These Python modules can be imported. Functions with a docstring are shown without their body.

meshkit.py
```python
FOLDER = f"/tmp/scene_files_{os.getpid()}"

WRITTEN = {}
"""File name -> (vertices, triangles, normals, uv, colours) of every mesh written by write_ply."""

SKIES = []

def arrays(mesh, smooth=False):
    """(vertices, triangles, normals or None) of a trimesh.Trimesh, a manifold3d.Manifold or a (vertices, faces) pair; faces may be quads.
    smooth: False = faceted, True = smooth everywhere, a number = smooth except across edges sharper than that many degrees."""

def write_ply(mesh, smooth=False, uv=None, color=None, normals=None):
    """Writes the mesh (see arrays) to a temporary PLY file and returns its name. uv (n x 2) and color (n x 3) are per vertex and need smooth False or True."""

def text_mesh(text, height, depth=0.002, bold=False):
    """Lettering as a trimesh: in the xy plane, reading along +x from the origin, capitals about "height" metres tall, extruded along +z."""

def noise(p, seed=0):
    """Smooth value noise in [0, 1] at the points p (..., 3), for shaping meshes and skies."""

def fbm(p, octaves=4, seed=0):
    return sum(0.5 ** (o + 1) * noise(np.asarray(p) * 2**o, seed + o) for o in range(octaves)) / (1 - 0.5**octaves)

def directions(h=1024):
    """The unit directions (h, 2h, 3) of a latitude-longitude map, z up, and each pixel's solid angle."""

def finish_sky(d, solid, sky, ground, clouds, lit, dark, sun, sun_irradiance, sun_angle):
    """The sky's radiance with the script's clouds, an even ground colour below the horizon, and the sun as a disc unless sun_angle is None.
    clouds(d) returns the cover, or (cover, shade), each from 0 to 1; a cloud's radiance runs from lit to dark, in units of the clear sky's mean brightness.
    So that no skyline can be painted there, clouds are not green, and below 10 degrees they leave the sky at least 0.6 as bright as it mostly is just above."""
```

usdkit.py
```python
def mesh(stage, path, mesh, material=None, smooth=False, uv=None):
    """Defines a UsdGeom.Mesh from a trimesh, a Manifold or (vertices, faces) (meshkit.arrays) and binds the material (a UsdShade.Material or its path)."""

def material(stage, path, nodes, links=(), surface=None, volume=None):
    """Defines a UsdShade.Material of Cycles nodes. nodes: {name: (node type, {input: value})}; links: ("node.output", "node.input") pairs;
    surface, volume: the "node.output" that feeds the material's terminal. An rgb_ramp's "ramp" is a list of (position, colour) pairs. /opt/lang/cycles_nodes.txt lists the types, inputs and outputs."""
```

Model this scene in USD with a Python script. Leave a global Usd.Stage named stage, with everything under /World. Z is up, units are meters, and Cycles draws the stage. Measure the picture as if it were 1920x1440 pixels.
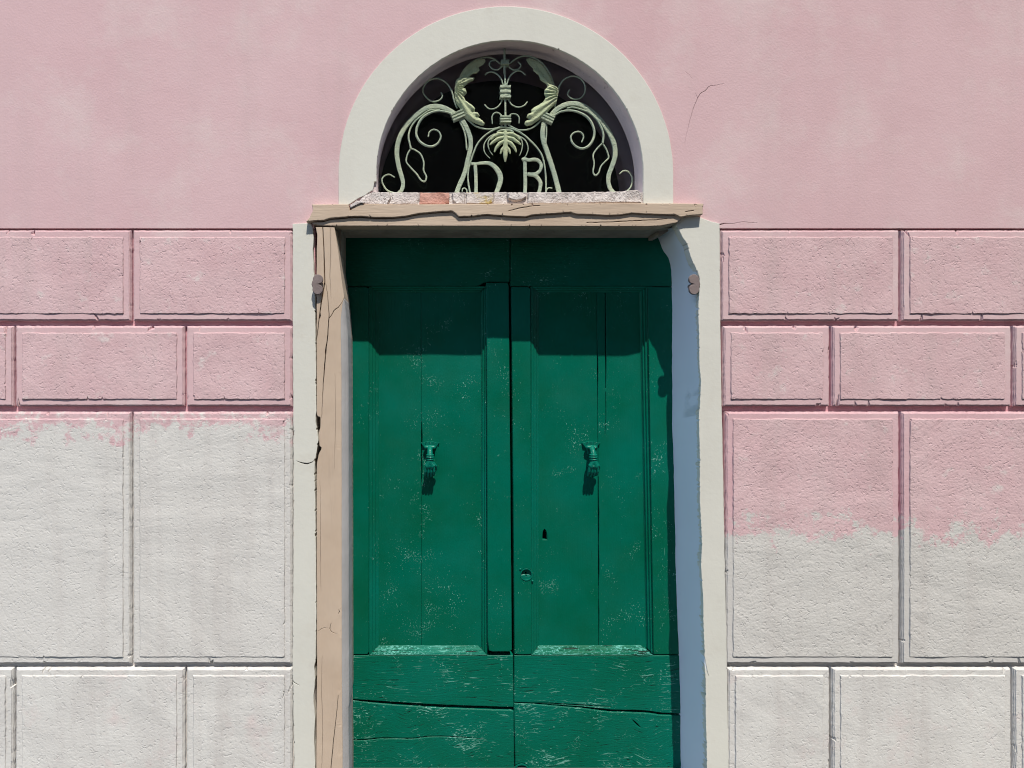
import math
import numpy as np
import trimesh
import manifold3d as m3
from shapely.geometry import Polygon, LineString, Point, box as sbox
from shapely.ops import unary_union
import shapely
import usdkit
import meshkit
from pxr import Usd, UsdGeom, UsdLux, UsdShade, Gf, Sdf

stage = Usd.Stage.CreateInMemory()
UsdGeom.SetStageUpAxis(stage, UsdGeom.Tokens.z)
UsdGeom.SetStageMetersPerUnit(stage, 1.0)
UsdGeom.Xform.Define(stage, '/World')
UsdGeom.Scope.Define(stage, '/World/Looks')

# ------------------------------------------------------------------ camera, sky, sun, exposure
F, D, XC, ZC = 1048.0, 2.015, -0.308, 1.50           # focal length in px of a 1920 px wide picture, distance to the wall, eye position
cam = UsdGeom.Camera.Define(stage, '/World/camera')
cam.CreateHorizontalApertureAttr(36.0)
cam.CreateVerticalApertureAttr(27.0)
cam.CreateFocalLengthAttr(36.0 * F / 1920.0)
cam.CreateHorizontalApertureOffsetAttr(36.0 * 160.0 / 1920.0)
cam.CreateClippingRangeAttr(Gf.Vec2f(0.05, 500.0))
cam.CreateExposureAttr(0.09)
cam.AddTranslateOp().Set(Gf.Vec3d(XC, -D, ZC))
cam.AddRotateXOp().Set(90.0)

SUN = np.array([0.23, -1.0, 2.14])
SUN /= np.linalg.norm(SUN)
usdkit.material(stage, '/World/Looks/sky', {
    'sky': ('sky_texture', {'sky_type': 'single_scattering', 'sun_disc': False, 'sun_elevation': math.asin(SUN[2]),
                            'sun_rotation': math.atan2(SUN[0], SUN[1]), 'altitude': 50.0, 'air_density': 1.0, 'aerosol_density': 0.6, 'ozone_density': 1.4}),
    'bg': ('background_shader', {'strength': 0.15})}, [('sky.color', 'bg.color')], surface='bg.background')
dome = UsdLux.DomeLight.Define(stage, '/World/sky')
UsdShade.MaterialBindingAPI.Apply(dome.GetPrim()).Bind(UsdShade.Material.Get(stage, '/World/Looks/sky'))
sun = UsdLux.DistantLight.Define(stage, '/World/sun')
sun.CreateIntensityAttr(1.25)
sun.CreateAngleAttr(0.5)
sun.CreateNormalizeAttr(True)
sun.CreateColorAttr(Gf.Vec3f(1.0, 0.955, 0.865))
sun.AddTransformOp().Set(Gf.Matrix4d().SetRotate(Gf.Rotation(Gf.Vec3d(0, 0, 1), Gf.Vec3d(*map(float, SUN)))))

# ------------------------------------------------------------------ helpers
OFF = {'/World': np.zeros(3)}
USED = set()


def numbered(path):
    if path not in USED:
        USED.add(path)
        return path
    k = 1
    while f'{path}_{k:03d}' in USED:
        k += 1
    USED.add(f'{path}_{k:03d}')
    return f'{path}_{k:03d}'


def keys(prim, **kw):
    for k, v in kw.items():
        if v:
            prim.SetCustomDataByKey(k, v)


def thing(name, label=None, category=None, loc=(0, 0, 0), parent='/World', group=None):
    path = numbered(f'{parent}/{name}')
    x = UsdGeom.Xform.Define(stage, path)
    loc = np.asarray(loc, float)
    x.AddTranslateOp().Set(Gf.Vec3d(*map(float, loc - OFF[parent])))
    OFF[path] = loc
    keys(x.GetPrim(), label=label, category=category, group=group)
    return path


def obj(name, mesh, material, parent='/World', smooth=40, **kw):
    """mesh: a trimesh in world coordinates"""
    path = numbered(f'{parent}/{name}')
    m = mesh.copy()
    m.apply_translation(-OFF[parent])
    p = usdkit.mesh(stage, path, m, material, smooth=smooth)
    keys(p.GetPrim(), **kw)
    return path


def W(px, py, y=0.0):
    """the point of the upright plane at depth y that the photograph shows at px, py"""
    s = F / (D + y)
    return (px - 800.0) / s + XC, ZC - (py - 720.0) / s


def poly(pts, y=0.0):
    return Polygon([W(a, b, y) for a, b in pts]).buffer(0)


def spline(pts, n=10, closed=False):
    p = np.asarray(pts, float)
    q = np.vstack([p[-1], p, p[0], p[1]]) if closed else np.vstack([2 * p[0] - p[1], p, 2 * p[-1] - p[-2]])
    out = []
    for i in range(1, len(q) - 2):
        for t in np.arange(n) / n:
            a, b, c, d = q[i - 1], q[i], q[i + 1], q[i + 2]
            out.append(0.5 * (2 * b + (c - a) * t + (2 * a - 5 * b + 4 * c - d) * t * t + (3 * b - a - 3 * c + d) * t ** 3))
    if not closed:
        out.append(p[-1])
    return np.array(out)


def rag(pts, amp, step=4.0, seed=0, freq=0.08):
    """a line in px made uneven: resampled every step px and pushed sideways by noise"""
    l = LineString(pts)
    n = max(2, int(l.length / step))
    c = np.array([l.interpolate(i / n, normalized=True).coords[0] for i in range(n + 1)])
    t = np.gradient(c, axis=0)
    t /= np.maximum(np.linalg.norm(t, axis=1, keepdims=True), 1e-9)
    k = np.arange(n + 1) * step
    f = meshkit.fbm(np.stack([k * freq, np.full(n + 1, seed * 7.3), np.full(n + 1, 0.5)], 1), 4, seed) - 0.5
    return [tuple(x) for x in c + np.stack([-t[:, 1], t[:, 0]], 1) * f[:, None] * 2 * amp]


def crack(pts, widths, y=0.0, seed=0, amp=1.2):
    """a wedge-shaped gap along a px line, as a polygon on the plane y"""
    pts = rag(pts, amp, 5.0, seed, 0.12)
    n = len(pts)
    w = np.interp(np.linspace(0, 1, n), np.linspace(0, 1, len(widths)), widths)
    s = F / (D + y)
    segs = []
    for i in range(n - 1):
        segs.append(unary_union([Point(*W(*pts[j], y)).buffer(max(w[j], 0.15) / 2 / s, 3) for j in (i, i + 1)]).convex_hull)
    return unary_union(segs)


def chips(line, n, size, y, seed):
    """small angular bites along a px line"""
    r = np.random.default_rng(seed)
    l, out = LineString(line), []
    for _ in range(n):
        c = np.array(l.interpolate(r.random(), normalized=True).coords[0])
        k = size * (0.35 + r.random() ** 2 * 1.3)
        a = np.sort(r.random(7)) * 2 * math.pi
        out.append(poly([tuple(c + k * (0.5 + 0.7 * r.random()) * np.array([0.6 * math.cos(t), 1.3 * math.sin(t)])) for t in a], y))
    return unary_union(out)


def slab(shape, yf, yb, refine=None, amp=0.0, freq=6.0, seed=0, warp=None, simplify=0.0):
    """an upright slab whose outline is the polygon shape (x, z), from the front yf to the back yb, its face uneven by amp"""
    if simplify:
        shape = shape.simplify(simplify)
    rings = []
    for g in getattr(shape, 'geoms', [shape]):
        if g.is_empty or g.geom_type != 'Polygon' or g.area < 1e-7:
            continue
        g = shapely.geometry.polygon.orient(g)
        rings.append(np.array(g.exterior.coords)[:-1])
        rings += [np.array(h.coords)[:-1] for h in g.interiors]
    c = m3.CrossSection(rings, m3.FillRule.EvenOdd)
    m = m3.Manifold.extrude(c, yb - yf)
    if refine:
        m = m.refine_to_length(refine)
    me = m.to_mesh()
    v, f = np.array(me.vert_properties[:, :3], float), np.array(me.tri_verts)
    h = v[:, 2] / (yb - yf)
    out = np.stack([v[:, 0], yb - v[:, 2], v[:, 1]], 1)
    if amp:
        out[:, 1] += h * amp * 2 * (meshkit.fbm(out * freq + seed * 3.7, 4, seed) - 0.5)
    if warp is not None:
        out[:, 1] += h * warp(out)
    return trimesh.Trimesh(out, f, process=False)


def rounded(shape, yf, yb, r, refine=None, amp=0.0, freq=6.0, seed=0):
    """slab() with a chamfered front edge of radius r"""
    a = slab(shape, yf + r, yb, refine, amp, freq, seed)
    b = slab(shape.buffer(-0.45 * r, join_style=2), yf + 0.4 * r, yf + r + 0.001, refine, amp, freq, seed)
    c = slab(shape.buffer(-r, join_style=2), yf, yf + r + 0.001, refine, amp, freq, seed)
    return trimesh.util.concatenate([a, b, c])


def box(x0, x1, y0, y1, z0, z1):
    m = trimesh.creation.box((x1 - x0, y1 - y0, z1 - z0))
    m.apply_translation(((x0 + x1) / 2, (y0 + y1) / 2, (z0 + z1) / 2))
    return m


def sweep(path, section, yoff=0.0, taper=None):
    """a bar along the (x, z) path; section: (across, depth) points; yoff: depth, a number or one per point"""
    p = np.asarray(path, float)
    keep = np.r_[True, np.linalg.norm(np.diff(p, axis=0), axis=1) > 1e-6]
    p = p[keep]
    n = len(p)
    yo = np.broadcast_to(np.asarray(yoff, float), (len(keep),))[keep] if np.ndim(yoff) else np.full(n, yoff)
    t = np.gradient(p, axis=0)
    t /= np.maximum(np.linalg.norm(t, axis=1, keepdims=True), 1e-9)
    nn = np.stack([-t[:, 1], t[:, 0]], 1)
    k = np.ones(n) if taper is None else np.interp(np.linspace(0, 1, n), np.linspace(0, 1, len(taper)), taper)
    s = np.asarray(section, float)
    m = len(s)
    v = np.zeros((n, m, 3))
    v[..., 0] = p[:, None, 0] + nn[:, None, 0] * s[None, :, 0] * k[:, None]
    v[..., 2] = p[:, None, 1] + nn[:, None, 1] * s[None, :, 0] * k[:, None]
    v[..., 1] = yo[:, None] + s[None, :, 1] * (0.35 + 0.65 * k[:, None])
    f = []
    for i in range(n - 1):
        for j in range(m):
            a, b, c, d = i * m + j, i * m + (j + 1) % m, (i + 1) * m + (j + 1) % m, (i + 1) * m + j
            f += [(a, b, c), (a, c, d)]
    v = v.reshape(-1, 3)
    v = np.vstack([v, v[:m].mean(0), v[-m:].mean(0)])
    for j in range(m):
        f += [(n * m, (j + 1) % m, j), (n * m + 1, (n - 1) * m + j, (n - 1) * m + (j + 1) % m)]
    v = v + 0.0016 * np.stack([meshkit.fbm(v * 85 + k_, 3, 4) - 0.5 for k_ in (0.0, 3.1, 7.7)], 1)      # hammered unevenness
    me = trimesh.Trimesh(v, np.array(f), process=False)
    if me.volume < 0:
        me.invert()
    return me


def ring_section(r, n=8):
    a = np.arange(n) * 2 * math.pi / n
    return np.stack([r * np.cos(a), r * np.sin(a)], 1)


def flat_section(w, d, c=0.0015):
    w, d = w / 2, d / 2
    return np.array([(w - c, -d), (w, -d + c), (w, d - c), (w - c, d), (-w + c, d), (-w, d - c), (-w, -d + c), (-w + c, -d)])


def blob(chains, refine=0.003, smooth=6):
    """one continuous body from chains of (x, y, z, radius) joints"""
    parts = []
    for ch in chains:
        for a, b in zip(ch[:-1], ch[1:]):
            s = [m3.Manifold.sphere(q[3], 14).translate(q[:3]) for q in (a, b)]
            parts.append(m3.Manifold.batch_hull(s))
    m = m3.Manifold.batch_boolean(parts, m3.OpType.Add).refine_to_length(refine)
    me = m.to_mesh()
    t = trimesh.Trimesh(np.array(me.vert_properties[:, :3], float), np.array(me.tri_verts), process=True)
    trimesh.smoothing.filter_taubin(t, iterations=smooth)
    return t


# ------------------------------------------------------------------ materials
def M(name, nodes, links, surface='bsdf.BSDF'):
    return usdkit.material(stage, f'/World/Looks/{name}', nodes, links, surface=surface)


def lin(r, g, b):
    return tuple(((c / 255 + 0.055) / 1.055) ** 2.4 if c / 255 > 0.04045 else c / 255 / 12.92 for c in (r, g, b))


def masonry(name, c0, c1, peel=None, scale=2.5, grit=160.0, bump=0.35, dist=0.004, rough=0.92, stain=None, stain_lo=0.62, stain_hi=0.72, stain_scale=9.0, pit=0.0, bevel=0.0025, big=0.0, stretch=None, streak=0.0):
    nodes = {
        'geo': ('geometry', {}),
        'n1': ('noise_texture', {'scale': scale, 'detail': 6.0, 'roughness': 0.62}),
        'r1': ('rgb_ramp', {'ramp': [(0.32, c0), (0.68, c1)]}),
        'n2': ('noise_texture', {'scale': grit, 'detail': 3.0, 'roughness': 0.6}),
        'n3': ('noise_texture', {'scale': grit * 0.14, 'detail': 4.0, 'roughness': 0.6}),
        'hm': ('math', {'math_type': 'multiply_add', 'value2': 1.2 + big}),
        'bev': ('bevel', {'samples': 4, 'radius': bevel}),
        'bump': ('bump', {'strength': bump, 'distance': dist}),
        'bsdf': ('principled_bsdf', {'roughness': rough, 'specular_ior_level': 0.2}),
    }
    links = [('geo.position', 'n1.vector'), ('geo.position', 'n2.vector'), ('geo.position', 'n3.vector'), ('n1.fac', 'r1.fac'),
             ('n3.fac', 'hm.value1'), ('n2.fac', 'hm.value3'), ('bev.bevel', 'bump.normal'), ('bump.normal', 'bsdf.normal')]
    col, height = 'r1.color', 'hm.value'
    if stain is not None:
        nodes |= {'n4': ('noise_texture', {'scale': stain_scale, 'detail': 8.0, 'roughness': 0.7}),
                  'ms': ('map_range', {'from_min': stain_lo, 'from_max': stain_hi, 'clamp': True}),
                  'mx': ('mix_color', {'b': stain})}
        links += [('geo.position', 'n4.vector'), ('n4.fac', 'ms.value'), ('ms.result', 'mx.fac'), (col, 'mx.a')]
        col = 'mx.result'
    if peel is not None:                                     # paint lost below a ragged line at the height peel[0]
        nodes |= {'px': ('separate_xyz', {}), 'pn': ('noise_texture', {'scale': 11.0, 'detail': 10.0, 'roughness': 0.78}),
                  'ps': ('math', {'math_type': 'multiply_add', 'value2': 0.62}),
                  'pr': ('map_range', {'from_min': peel[0] + 0.33, 'from_max': peel[0] + 0.30, 'clamp': True}), 'pc': ('mix_color', {'b': peel[1]})}
        links += [('geo.position', 'px.vector'), ('geo.position', 'pn.vector'), ('pn.fac', 'ps.value1'), ('px.z', 'ps.value3'), ('ps.value', 'pr.value'), ('pr.result', 'pc.fac'), (col, 'pc.a')]
        col = 'pc.result'
    if pit:
        nodes |= {'v': ('noise_texture', {'scale': 85.0, 'detail': 3.0, 'roughness': 0.55}),
                  'vm': ('map_range', {'from_min': 0.60, 'from_max': 0.66, 'clamp': True}),
                  'pm': ('math', {'math_type': 'multiply_add', 'value2': -pit})}
        links += [('geo.position', 'v.vector'), ('v.fac', 'vm.value'), ('vm.result', 'pm.value1'), (height, 'pm.value3')]
        height = 'pm.value'
    if streak:                                               # faint rain streaks and grime
        nodes |= {'sm': ('mapping', {'mapping_type': 'point', 'scale': (9.0, 9.0, 0.7)}), 'sn': ('noise_texture', {'scale': 1.0, 'detail': 6.0, 'roughness': 0.65}),
                  'sr': ('map_range', {'from_min': 0.50, 'from_max': 0.72, 'to_max': streak, 'clamp': True}), 'sx': ('mix_color', {'b': (0.46, 0.40, 0.38)})}
        links += [('geo.position', 'sm.vector'), ('sm.vector', 'sn.vector'), ('sn.fac', 'sr.value'), ('sr.result', 'sx.fac'), (col, 'sx.a')]
        col = 'sx.result'
    if stretch is not None:
        nodes |= {'st': ('mapping', {'mapping_type': 'point', 'scale': stretch})}
        links = [('st.vector', b) if a == 'geo.position' and b in ('n2.vector', 'n3.vector', 'n4.vector') else (a, b) for a, b in links] + [('geo.position', 'st.vector')]
    links += [(col, 'bsdf.base_color'), (height, 'bump.height')]
    return M(name, nodes, links)


PINK = masonry('pink_plaster', (0.68, 0.452, 0.475), (0.735, 0.52, 0.54), None, 1.6, 130, 0.22, 0.003, stain=(0.74, 0.58, 0.58), stain_lo=0.50, stain_hi=0.72, stain_scale=3.0, streak=0.12)
PINK_ROUGH = masonry('pink_roughcast', (0.66, 0.44, 0.46), (0.74, 0.53, 0.545), None, 5, 120, 0.38, 0.004, stain=(0.74, 0.66, 0.64), stain_lo=0.58, stain_hi=0.72, stain_scale=14, pit=1.6, streak=0.3)
PINK_DEEP = masonry('pink_joint', (0.62, 0.33, 0.38), (0.68, 0.40, 0.44), None, 5, 130, 0.4, 0.004)
WHITE = masonry('white_limewash', (0.70, 0.685, 0.62), (0.735, 0.72, 0.655), None, 1.4, 90, 0.14, 0.003, rough=0.85, stain=(0.66, 0.63, 0.56), stain_lo=0.56, stain_hi=0.75, stain_scale=5, streak=0.10)
WHITE_OLD = masonry('white_roughcast', (0.66, 0.635, 0.61), (0.75, 0.73, 0.70), None, 5, 120, 0.34, 0.004, stain=(0.70, 0.60, 0.58), stain_lo=0.55, stain_hi=0.75, stain_scale=6, pit=1.8, streak=0.35)
PEEL_Z = 0.965
PINK_PEEL = masonry('pink_plaster_peeling', (0.67, 0.42, 0.45), (0.73, 0.50, 0.525), (PEEL_Z, (0.64, 0.615, 0.59)), 4, 130, 0.3, 0.003)
ROUGH_PEEL = masonry('pink_roughcast_peeling', (0.66, 0.44, 0.46), (0.74, 0.53, 0.545), (PEEL_Z, (0.66, 0.635, 0.605)), 5, 115, 0.42, 0.0045, stain=(0.74, 0.66, 0.64), stain_lo=0.58, stain_hi=0.72, stain_scale=14, pit=1.5, streak=0.25)
LEFT_Z = W(0, 806)[1]
LEFT_PEEL = masonry('pink_plaster_lost', (0.67, 0.44, 0.465), (0.73, 0.52, 0.54), (LEFT_Z, (0.71, 0.685, 0.655)), 4, 120, 0.34, 0.004, stain=(0.74, 0.70, 0.67), stain_lo=0.50, stain_hi=0.62, stain_scale=20, pit=1.2, streak=0.3)
JOINT_OLD = masonry('old_joint', (0.58, 0.54, 0.51), (0.66, 0.62, 0.59), None, 5, 130, 0.4, 0.004)
REVEAL = masonry('sky_tinted_reveal', (0.74, 0.80, 0.90), (0.78, 0.84, 0.94), None, 2.0, 100, 0.2, 0.003, rough=0.8)  # white plaster with the blue of the sky shade mixed into its colour
MAUVE = masonry('arch_soffit_plaster', (0.64, 0.53, 0.54), (0.72, 0.62, 0.62), None, 6, 120, 0.4, 0.004, stain=(0.36, 0.28, 0.28), stain_lo=0.62, stain_hi=0.7, stain_scale=30)
TAN = masonry('tan_paint_level', (0.56, 0.43, 0.325), (0.63, 0.50, 0.39), None, 3.5, 150, 0.30, 0.003, rough=0.75, stain=(0.44, 0.345, 0.27), stain_lo=0.56, stain_hi=0.76, stain_scale=16, stretch=(0.10, 1, 1))
TAN_V = masonry('tan_paint_upright', (0.56, 0.43, 0.325), (0.63, 0.50, 0.39), None, 3.5, 150, 0.30, 0.003, rough=0.75, stain=(0.46, 0.36, 0.28), stain_lo=0.56, stain_hi=0.76, stain_scale=16, stretch=(1, 1, 0.10))
EDGE = masonry('shade_grey_limewash', (0.40, 0.385, 0.385), (0.50, 0.48, 0.48), None, 6, 120, 0.3, 0.003, stretch=(1, 1, 0.15))  # grey carries the shade on the rounded edge of the post
MORTAR = masonry('crumbled_plaster', (0.66, 0.58, 0.555), (0.76, 0.70, 0.67), None, 12, 140, 0.8, 0.006, stain=(0.44, 0.36, 0.34), stain_lo=0.58, stain_hi=0.68, stain_scale=60, pit=1.4)
LICHEN = masonry('lichen_stone', (0.64, 0.56, 0.53), (0.74, 0.68, 0.64), None, 12, 140, 0.8, 0.006, stain=(0.55, 0.40, 0.13), stain_lo=0.50, stain_hi=0.62, stain_scale=24)
BRICK = masonry('red_brick', (0.56, 0.27, 0.21), (0.63, 0.36, 0.30), None, 14, 120, 0.7, 0.005, stain=(0.62, 0.50, 0.46), stain_lo=0.60, stain_hi=0.7, stain_scale=26)
OLDWOOD = masonry('weathered_wood', (0.33, 0.285, 0.235), (0.48, 0.42, 0.35), None, 10, 60, 0.5, 0.004, stain=(0.42, 0.37, 0.31), stain_lo=0.60, stain_hi=0.7, stain_scale=22)
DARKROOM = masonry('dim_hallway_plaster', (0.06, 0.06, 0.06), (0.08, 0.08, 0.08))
PAVING = masonry('grey_paving', (0.075, 0.073, 0.071), (0.10, 0.097, 0.094), None, 1.0, 60, 0.4, 0.004)
RUST = masonry('grey_brown_iron', (0.215, 0.17, 0.165), (0.27, 0.215, 0.21), None, 18, 160, 0.35, 0.002, rough=0.65, bevel=0.0015)
IRON_PAINT = masonry('sage_painted_iron', (0.33, 0.41, 0.33), (0.49, 0.54, 0.39), None, 22, 190, 0.9, 0.004, rough=0.8, stain=(0.24, 0.19, 0.14), stain_lo=0.63, stain_hi=0.70, stain_scale=48, bevel=0.001)
LEAF_PAINT = masonry('leaf_painted_iron', (0.38, 0.45, 0.28), (0.52, 0.55, 0.35), None, 22, 170, 0.8, 0.004, rough=0.8, stain=(0.34, 0.42, 0.30), stain_lo=0.60, stain_hi=0.68, stain_scale=40, bevel=0.001)
BLACK = masonry('keyhole_dark', (0.006, 0.006, 0.006), (0.01, 0.01, 0.01))

M('fanlight_glass', {
    't': ('transparent_bsdf', {'color': (0.80, 0.83, 0.86)}),
    'g': ('glossy_bsdf', {'color': (0.9, 0.95, 1.0), 'roughness': 0.03}),
    'fr': ('fresnel', {'IOR': 1.45}),
    'mx': ('mix_closure', {})},
  [('fr.fac', 'mx.fac'), ('t.BSDF', 'mx.closure1'), ('g.BSDF', 'mx.closure2')], surface='mx.closure')
GLASS = '/World/Looks/fanlight_glass'


def door_paint(name, horizontal=False, wear=0.0, crackle=0.0, seed=0.0, mint=(0.19, 0.46, 0.38), dash=0.0, flake=0.0, warp=0.025, seam=None):
    g = (9.0, 70.0, 210.0) if horizontal else (110.0, 70.0, 5.0)
    c = (0.55, 1.0, 1.25) if horizontal else (1.15, 1.0, 0.8)
    nodes = {
        'geo': ('geometry', {}),
        'wn': ('noise_texture', {'scale': 3.2, 'detail': 2.0}),
        'ws': ('vector_math', {'math_type': 'scale', 'scale': warp}),
        'wp': ('vector_math', {'math_type': 'add'}),
        'so': ('vector_math', {'math_type': 'add', 'vector2': (seed * 1.37, 0.0, seed * 2.11)}),
        'mg': ('mapping', {'mapping_type': 'point', 'scale': g}),
        'gr': ('noise_texture', {'scale': 1.0, 'detail': 4.0, 'roughness': 0.62}),
        'mc': ('mapping', {'mapping_type': 'point', 'scale': c}),
        'ch': ('noise_texture', {'scale': 190.0, 'detail': 2.5, 'roughness': 0.55, 'distortion': 0.6}),
        'pa': ('noise_texture', {'scale': 5.5, 'detail': 4.0, 'roughness': 0.65}),
        'cs': ('math', {'math_type': 'multiply_add', 'value2': 0.75}),
        'cm': ('map_range', {'from_min': 1.115 - wear, 'from_max': 1.165 - wear, 'clamp': True}),
        'lo': ('noise_texture', {'scale': 2.2, 'detail': 5.0, 'roughness': 0.6}),
        'lr': ('rgb_ramp', {'ramp': [(0.34, (0.0, 0.108, 0.056)), (0.66, (0.0, 0.150, 0.104))]}),
        'm1': ('mix_color', {'b': mint}),
        'km': ('map_range', {'from_min': 0.245 + crackle, 'from_max': 0.20 + crackle, 'clamp': True}),
        'm2': ('mix_color', {'b': (0.004, 0.022, 0.014)}),
        'ds': ('math', {'math_type': 'multiply_add', 'value2': 0.5}),
        'dm': ('map_range', {'from_min': 1.02 - dash, 'from_max': 1.07 - dash, 'to_max': 0.8, 'clamp': True}),
        'md': ('mix_color', {'b': mint}),
        'vd': ('noise_texture', {'scale': 30.0, 'detail': 2.0}),
        'vs': ('vector_math', {'math_type': 'scale', 'scale': 0.022}),
        'vp': ('vector_math', {'math_type': 'add'}),
        'vo': ('voronoi_texture', {'feature': 'distance_to_edge', 'scale': 85.0}),
        'v1': ('map_range', {'from_min': 0.075, 'from_max': 0.035, 'clamp': True}),
        'p2': ('noise_texture', {'scale': 9.0, 'detail': 5.0, 'roughness': 0.7}),
        'p3': ('map_range', {'from_min': 0.62 - flake, 'from_max': 0.68 - flake, 'to_max': 0.85, 'clamp': True}),
        'vm': ('math', {'math_type': 'multiply'}),
        'ch2': ('map_range', {'from_min': 0.50, 'from_max': 0.60, 'clamp': True}),
        'vm2': ('math', {'math_type': 'multiply'}),
        'mv': ('mix_color', {'b': mint}),
        'h4': ('math', {'math_type': 'multiply_add', 'value2': 0.6}),
        'h0': ('math', {'math_type': 'multiply', 'value2': 0.30}),
        'h1': ('math', {'math_type': 'multiply_add', 'value2': 1.0 if horizontal else 0.6}),
        'h2': ('math', {'math_type': 'multiply_add', 'value2': 0.7}),
        'h3': ('math', {'math_type': 'multiply_add', 'value2': -0.6}),
        'bev': ('bevel', {'samples': 4, 'radius': 0.003}),
        'bump': ('bump', {'strength': 0.45, 'distance': 0.0035}),
        'bsdf': ('principled_bsdf', {'roughness': 0.42, 'specular_ior_level': 0.18}),
    }
    links = [('geo.position', 'wn.vector'), ('wn.color', 'ws.vector1'), ('geo.position', 'so.vector1'), ('so.vector', 'wp.vector1'), ('ws.vector', 'wp.vector2'),
             ('wp.vector', 'mg.vector'), ('mg.vector', 'gr.vector'), ('so.vector', 'mc.vector'), ('mc.vector', 'ch.vector'), ('so.vector', 'pa.vector'),
             ('pa.fac', 'cs.value1'), ('ch.fac', 'cs.value3'), ('cs.value', 'cm.value'), ('so.vector', 'lo.vector'), ('lo.fac', 'lr.fac'),
             ('lr.color', 'm1.a'), ('cm.result', 'm1.fac'), ('m1.result', 'md.a'), ('pa.fac', 'ds.value1'), ('gr.fac', 'ds.value3'), ('ds.value', 'dm.value'), ('dm.result', 'md.fac'),
             ('so.vector', 'vd.vector'), ('vd.color', 'vs.vector1'), ('so.vector', 'vp.vector1'), ('vs.vector', 'vp.vector2'), ('vp.vector', 'vo.vector'), ('vo.distance', 'v1.value'), ('vp.vector', 'p2.vector'),
             ('p2.fac', 'p3.value'), ('v1.result', 'vm.value1'), ('p3.result', 'vm.value2'), ('ch.fac', 'ch2.value'), ('vm.value', 'vm2.value1'), ('ch2.result', 'vm2.value2'), ('vm2.value', 'mv.fac'), ('md.result', 'mv.a'), ('mv.result', 'm2.a'),
             ('vm2.value', 'h4.value1'), ('h3.value', 'h4.value3'), ('gr.fac', 'km.value'), ('km.result', 'm2.fac'), ('m2.result', 'bsdf.base_color'),
             ('gr.fac', 'h1.value1'), ('ch.fac', 'h0.value1'), ('h0.value', 'h1.value3'), ('cm.result', 'h2.value1'), ('h1.value', 'h2.value3'), ('km.result', 'h3.value1'), ('h2.value', 'h3.value3'),
             ('h4.value', 'bump.height'), ('bev.bevel', 'bump.normal'), ('bump.normal', 'bsdf.normal')]
    nodes |= {'rn': ('noise_texture', {'scale': 7.0, 'detail': 5.0, 'roughness': 0.7}), 'rm': ('map_range', {'from_min': 0.3, 'from_max': 0.7, 'to_min': 0.28, 'to_max': 0.56, 'clamp': True})}
    links += [('so.vector', 'rn.vector'), ('rn.fac', 'rm.value'), ('rm.result', 'bsdf.roughness')]
    if seam is not None:                                     # paint lifts most along the joint at x = seam[0]
        nodes |= {'sx': ('separate_xyz', {}), 's0': ('math', {'math_type': 'subtract', 'value2': seam[0]}), 's1': ('math', {'math_type': 'absolute'}),
                  's2': ('map_range', {'from_min': 0.0, 'from_max': seam[1], 'to_min': seam[2], 'to_max': 0.0, 'clamp': True}), 's3': ('math', {'math_type': 'add'})}
        links = [l for l in links if l != ('p2.fac', 'p3.value')] + [('geo.position', 'sx.vector'), ('sx.x', 's0.value1'), ('s0.value', 's1.value1'), ('s1.value', 's2.value'),
                 ('s2.result', 's3.value1'), ('p2.fac', 's3.value2'), ('s3.value', 'p3.value')]
    return M(name, nodes, links)


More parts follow.
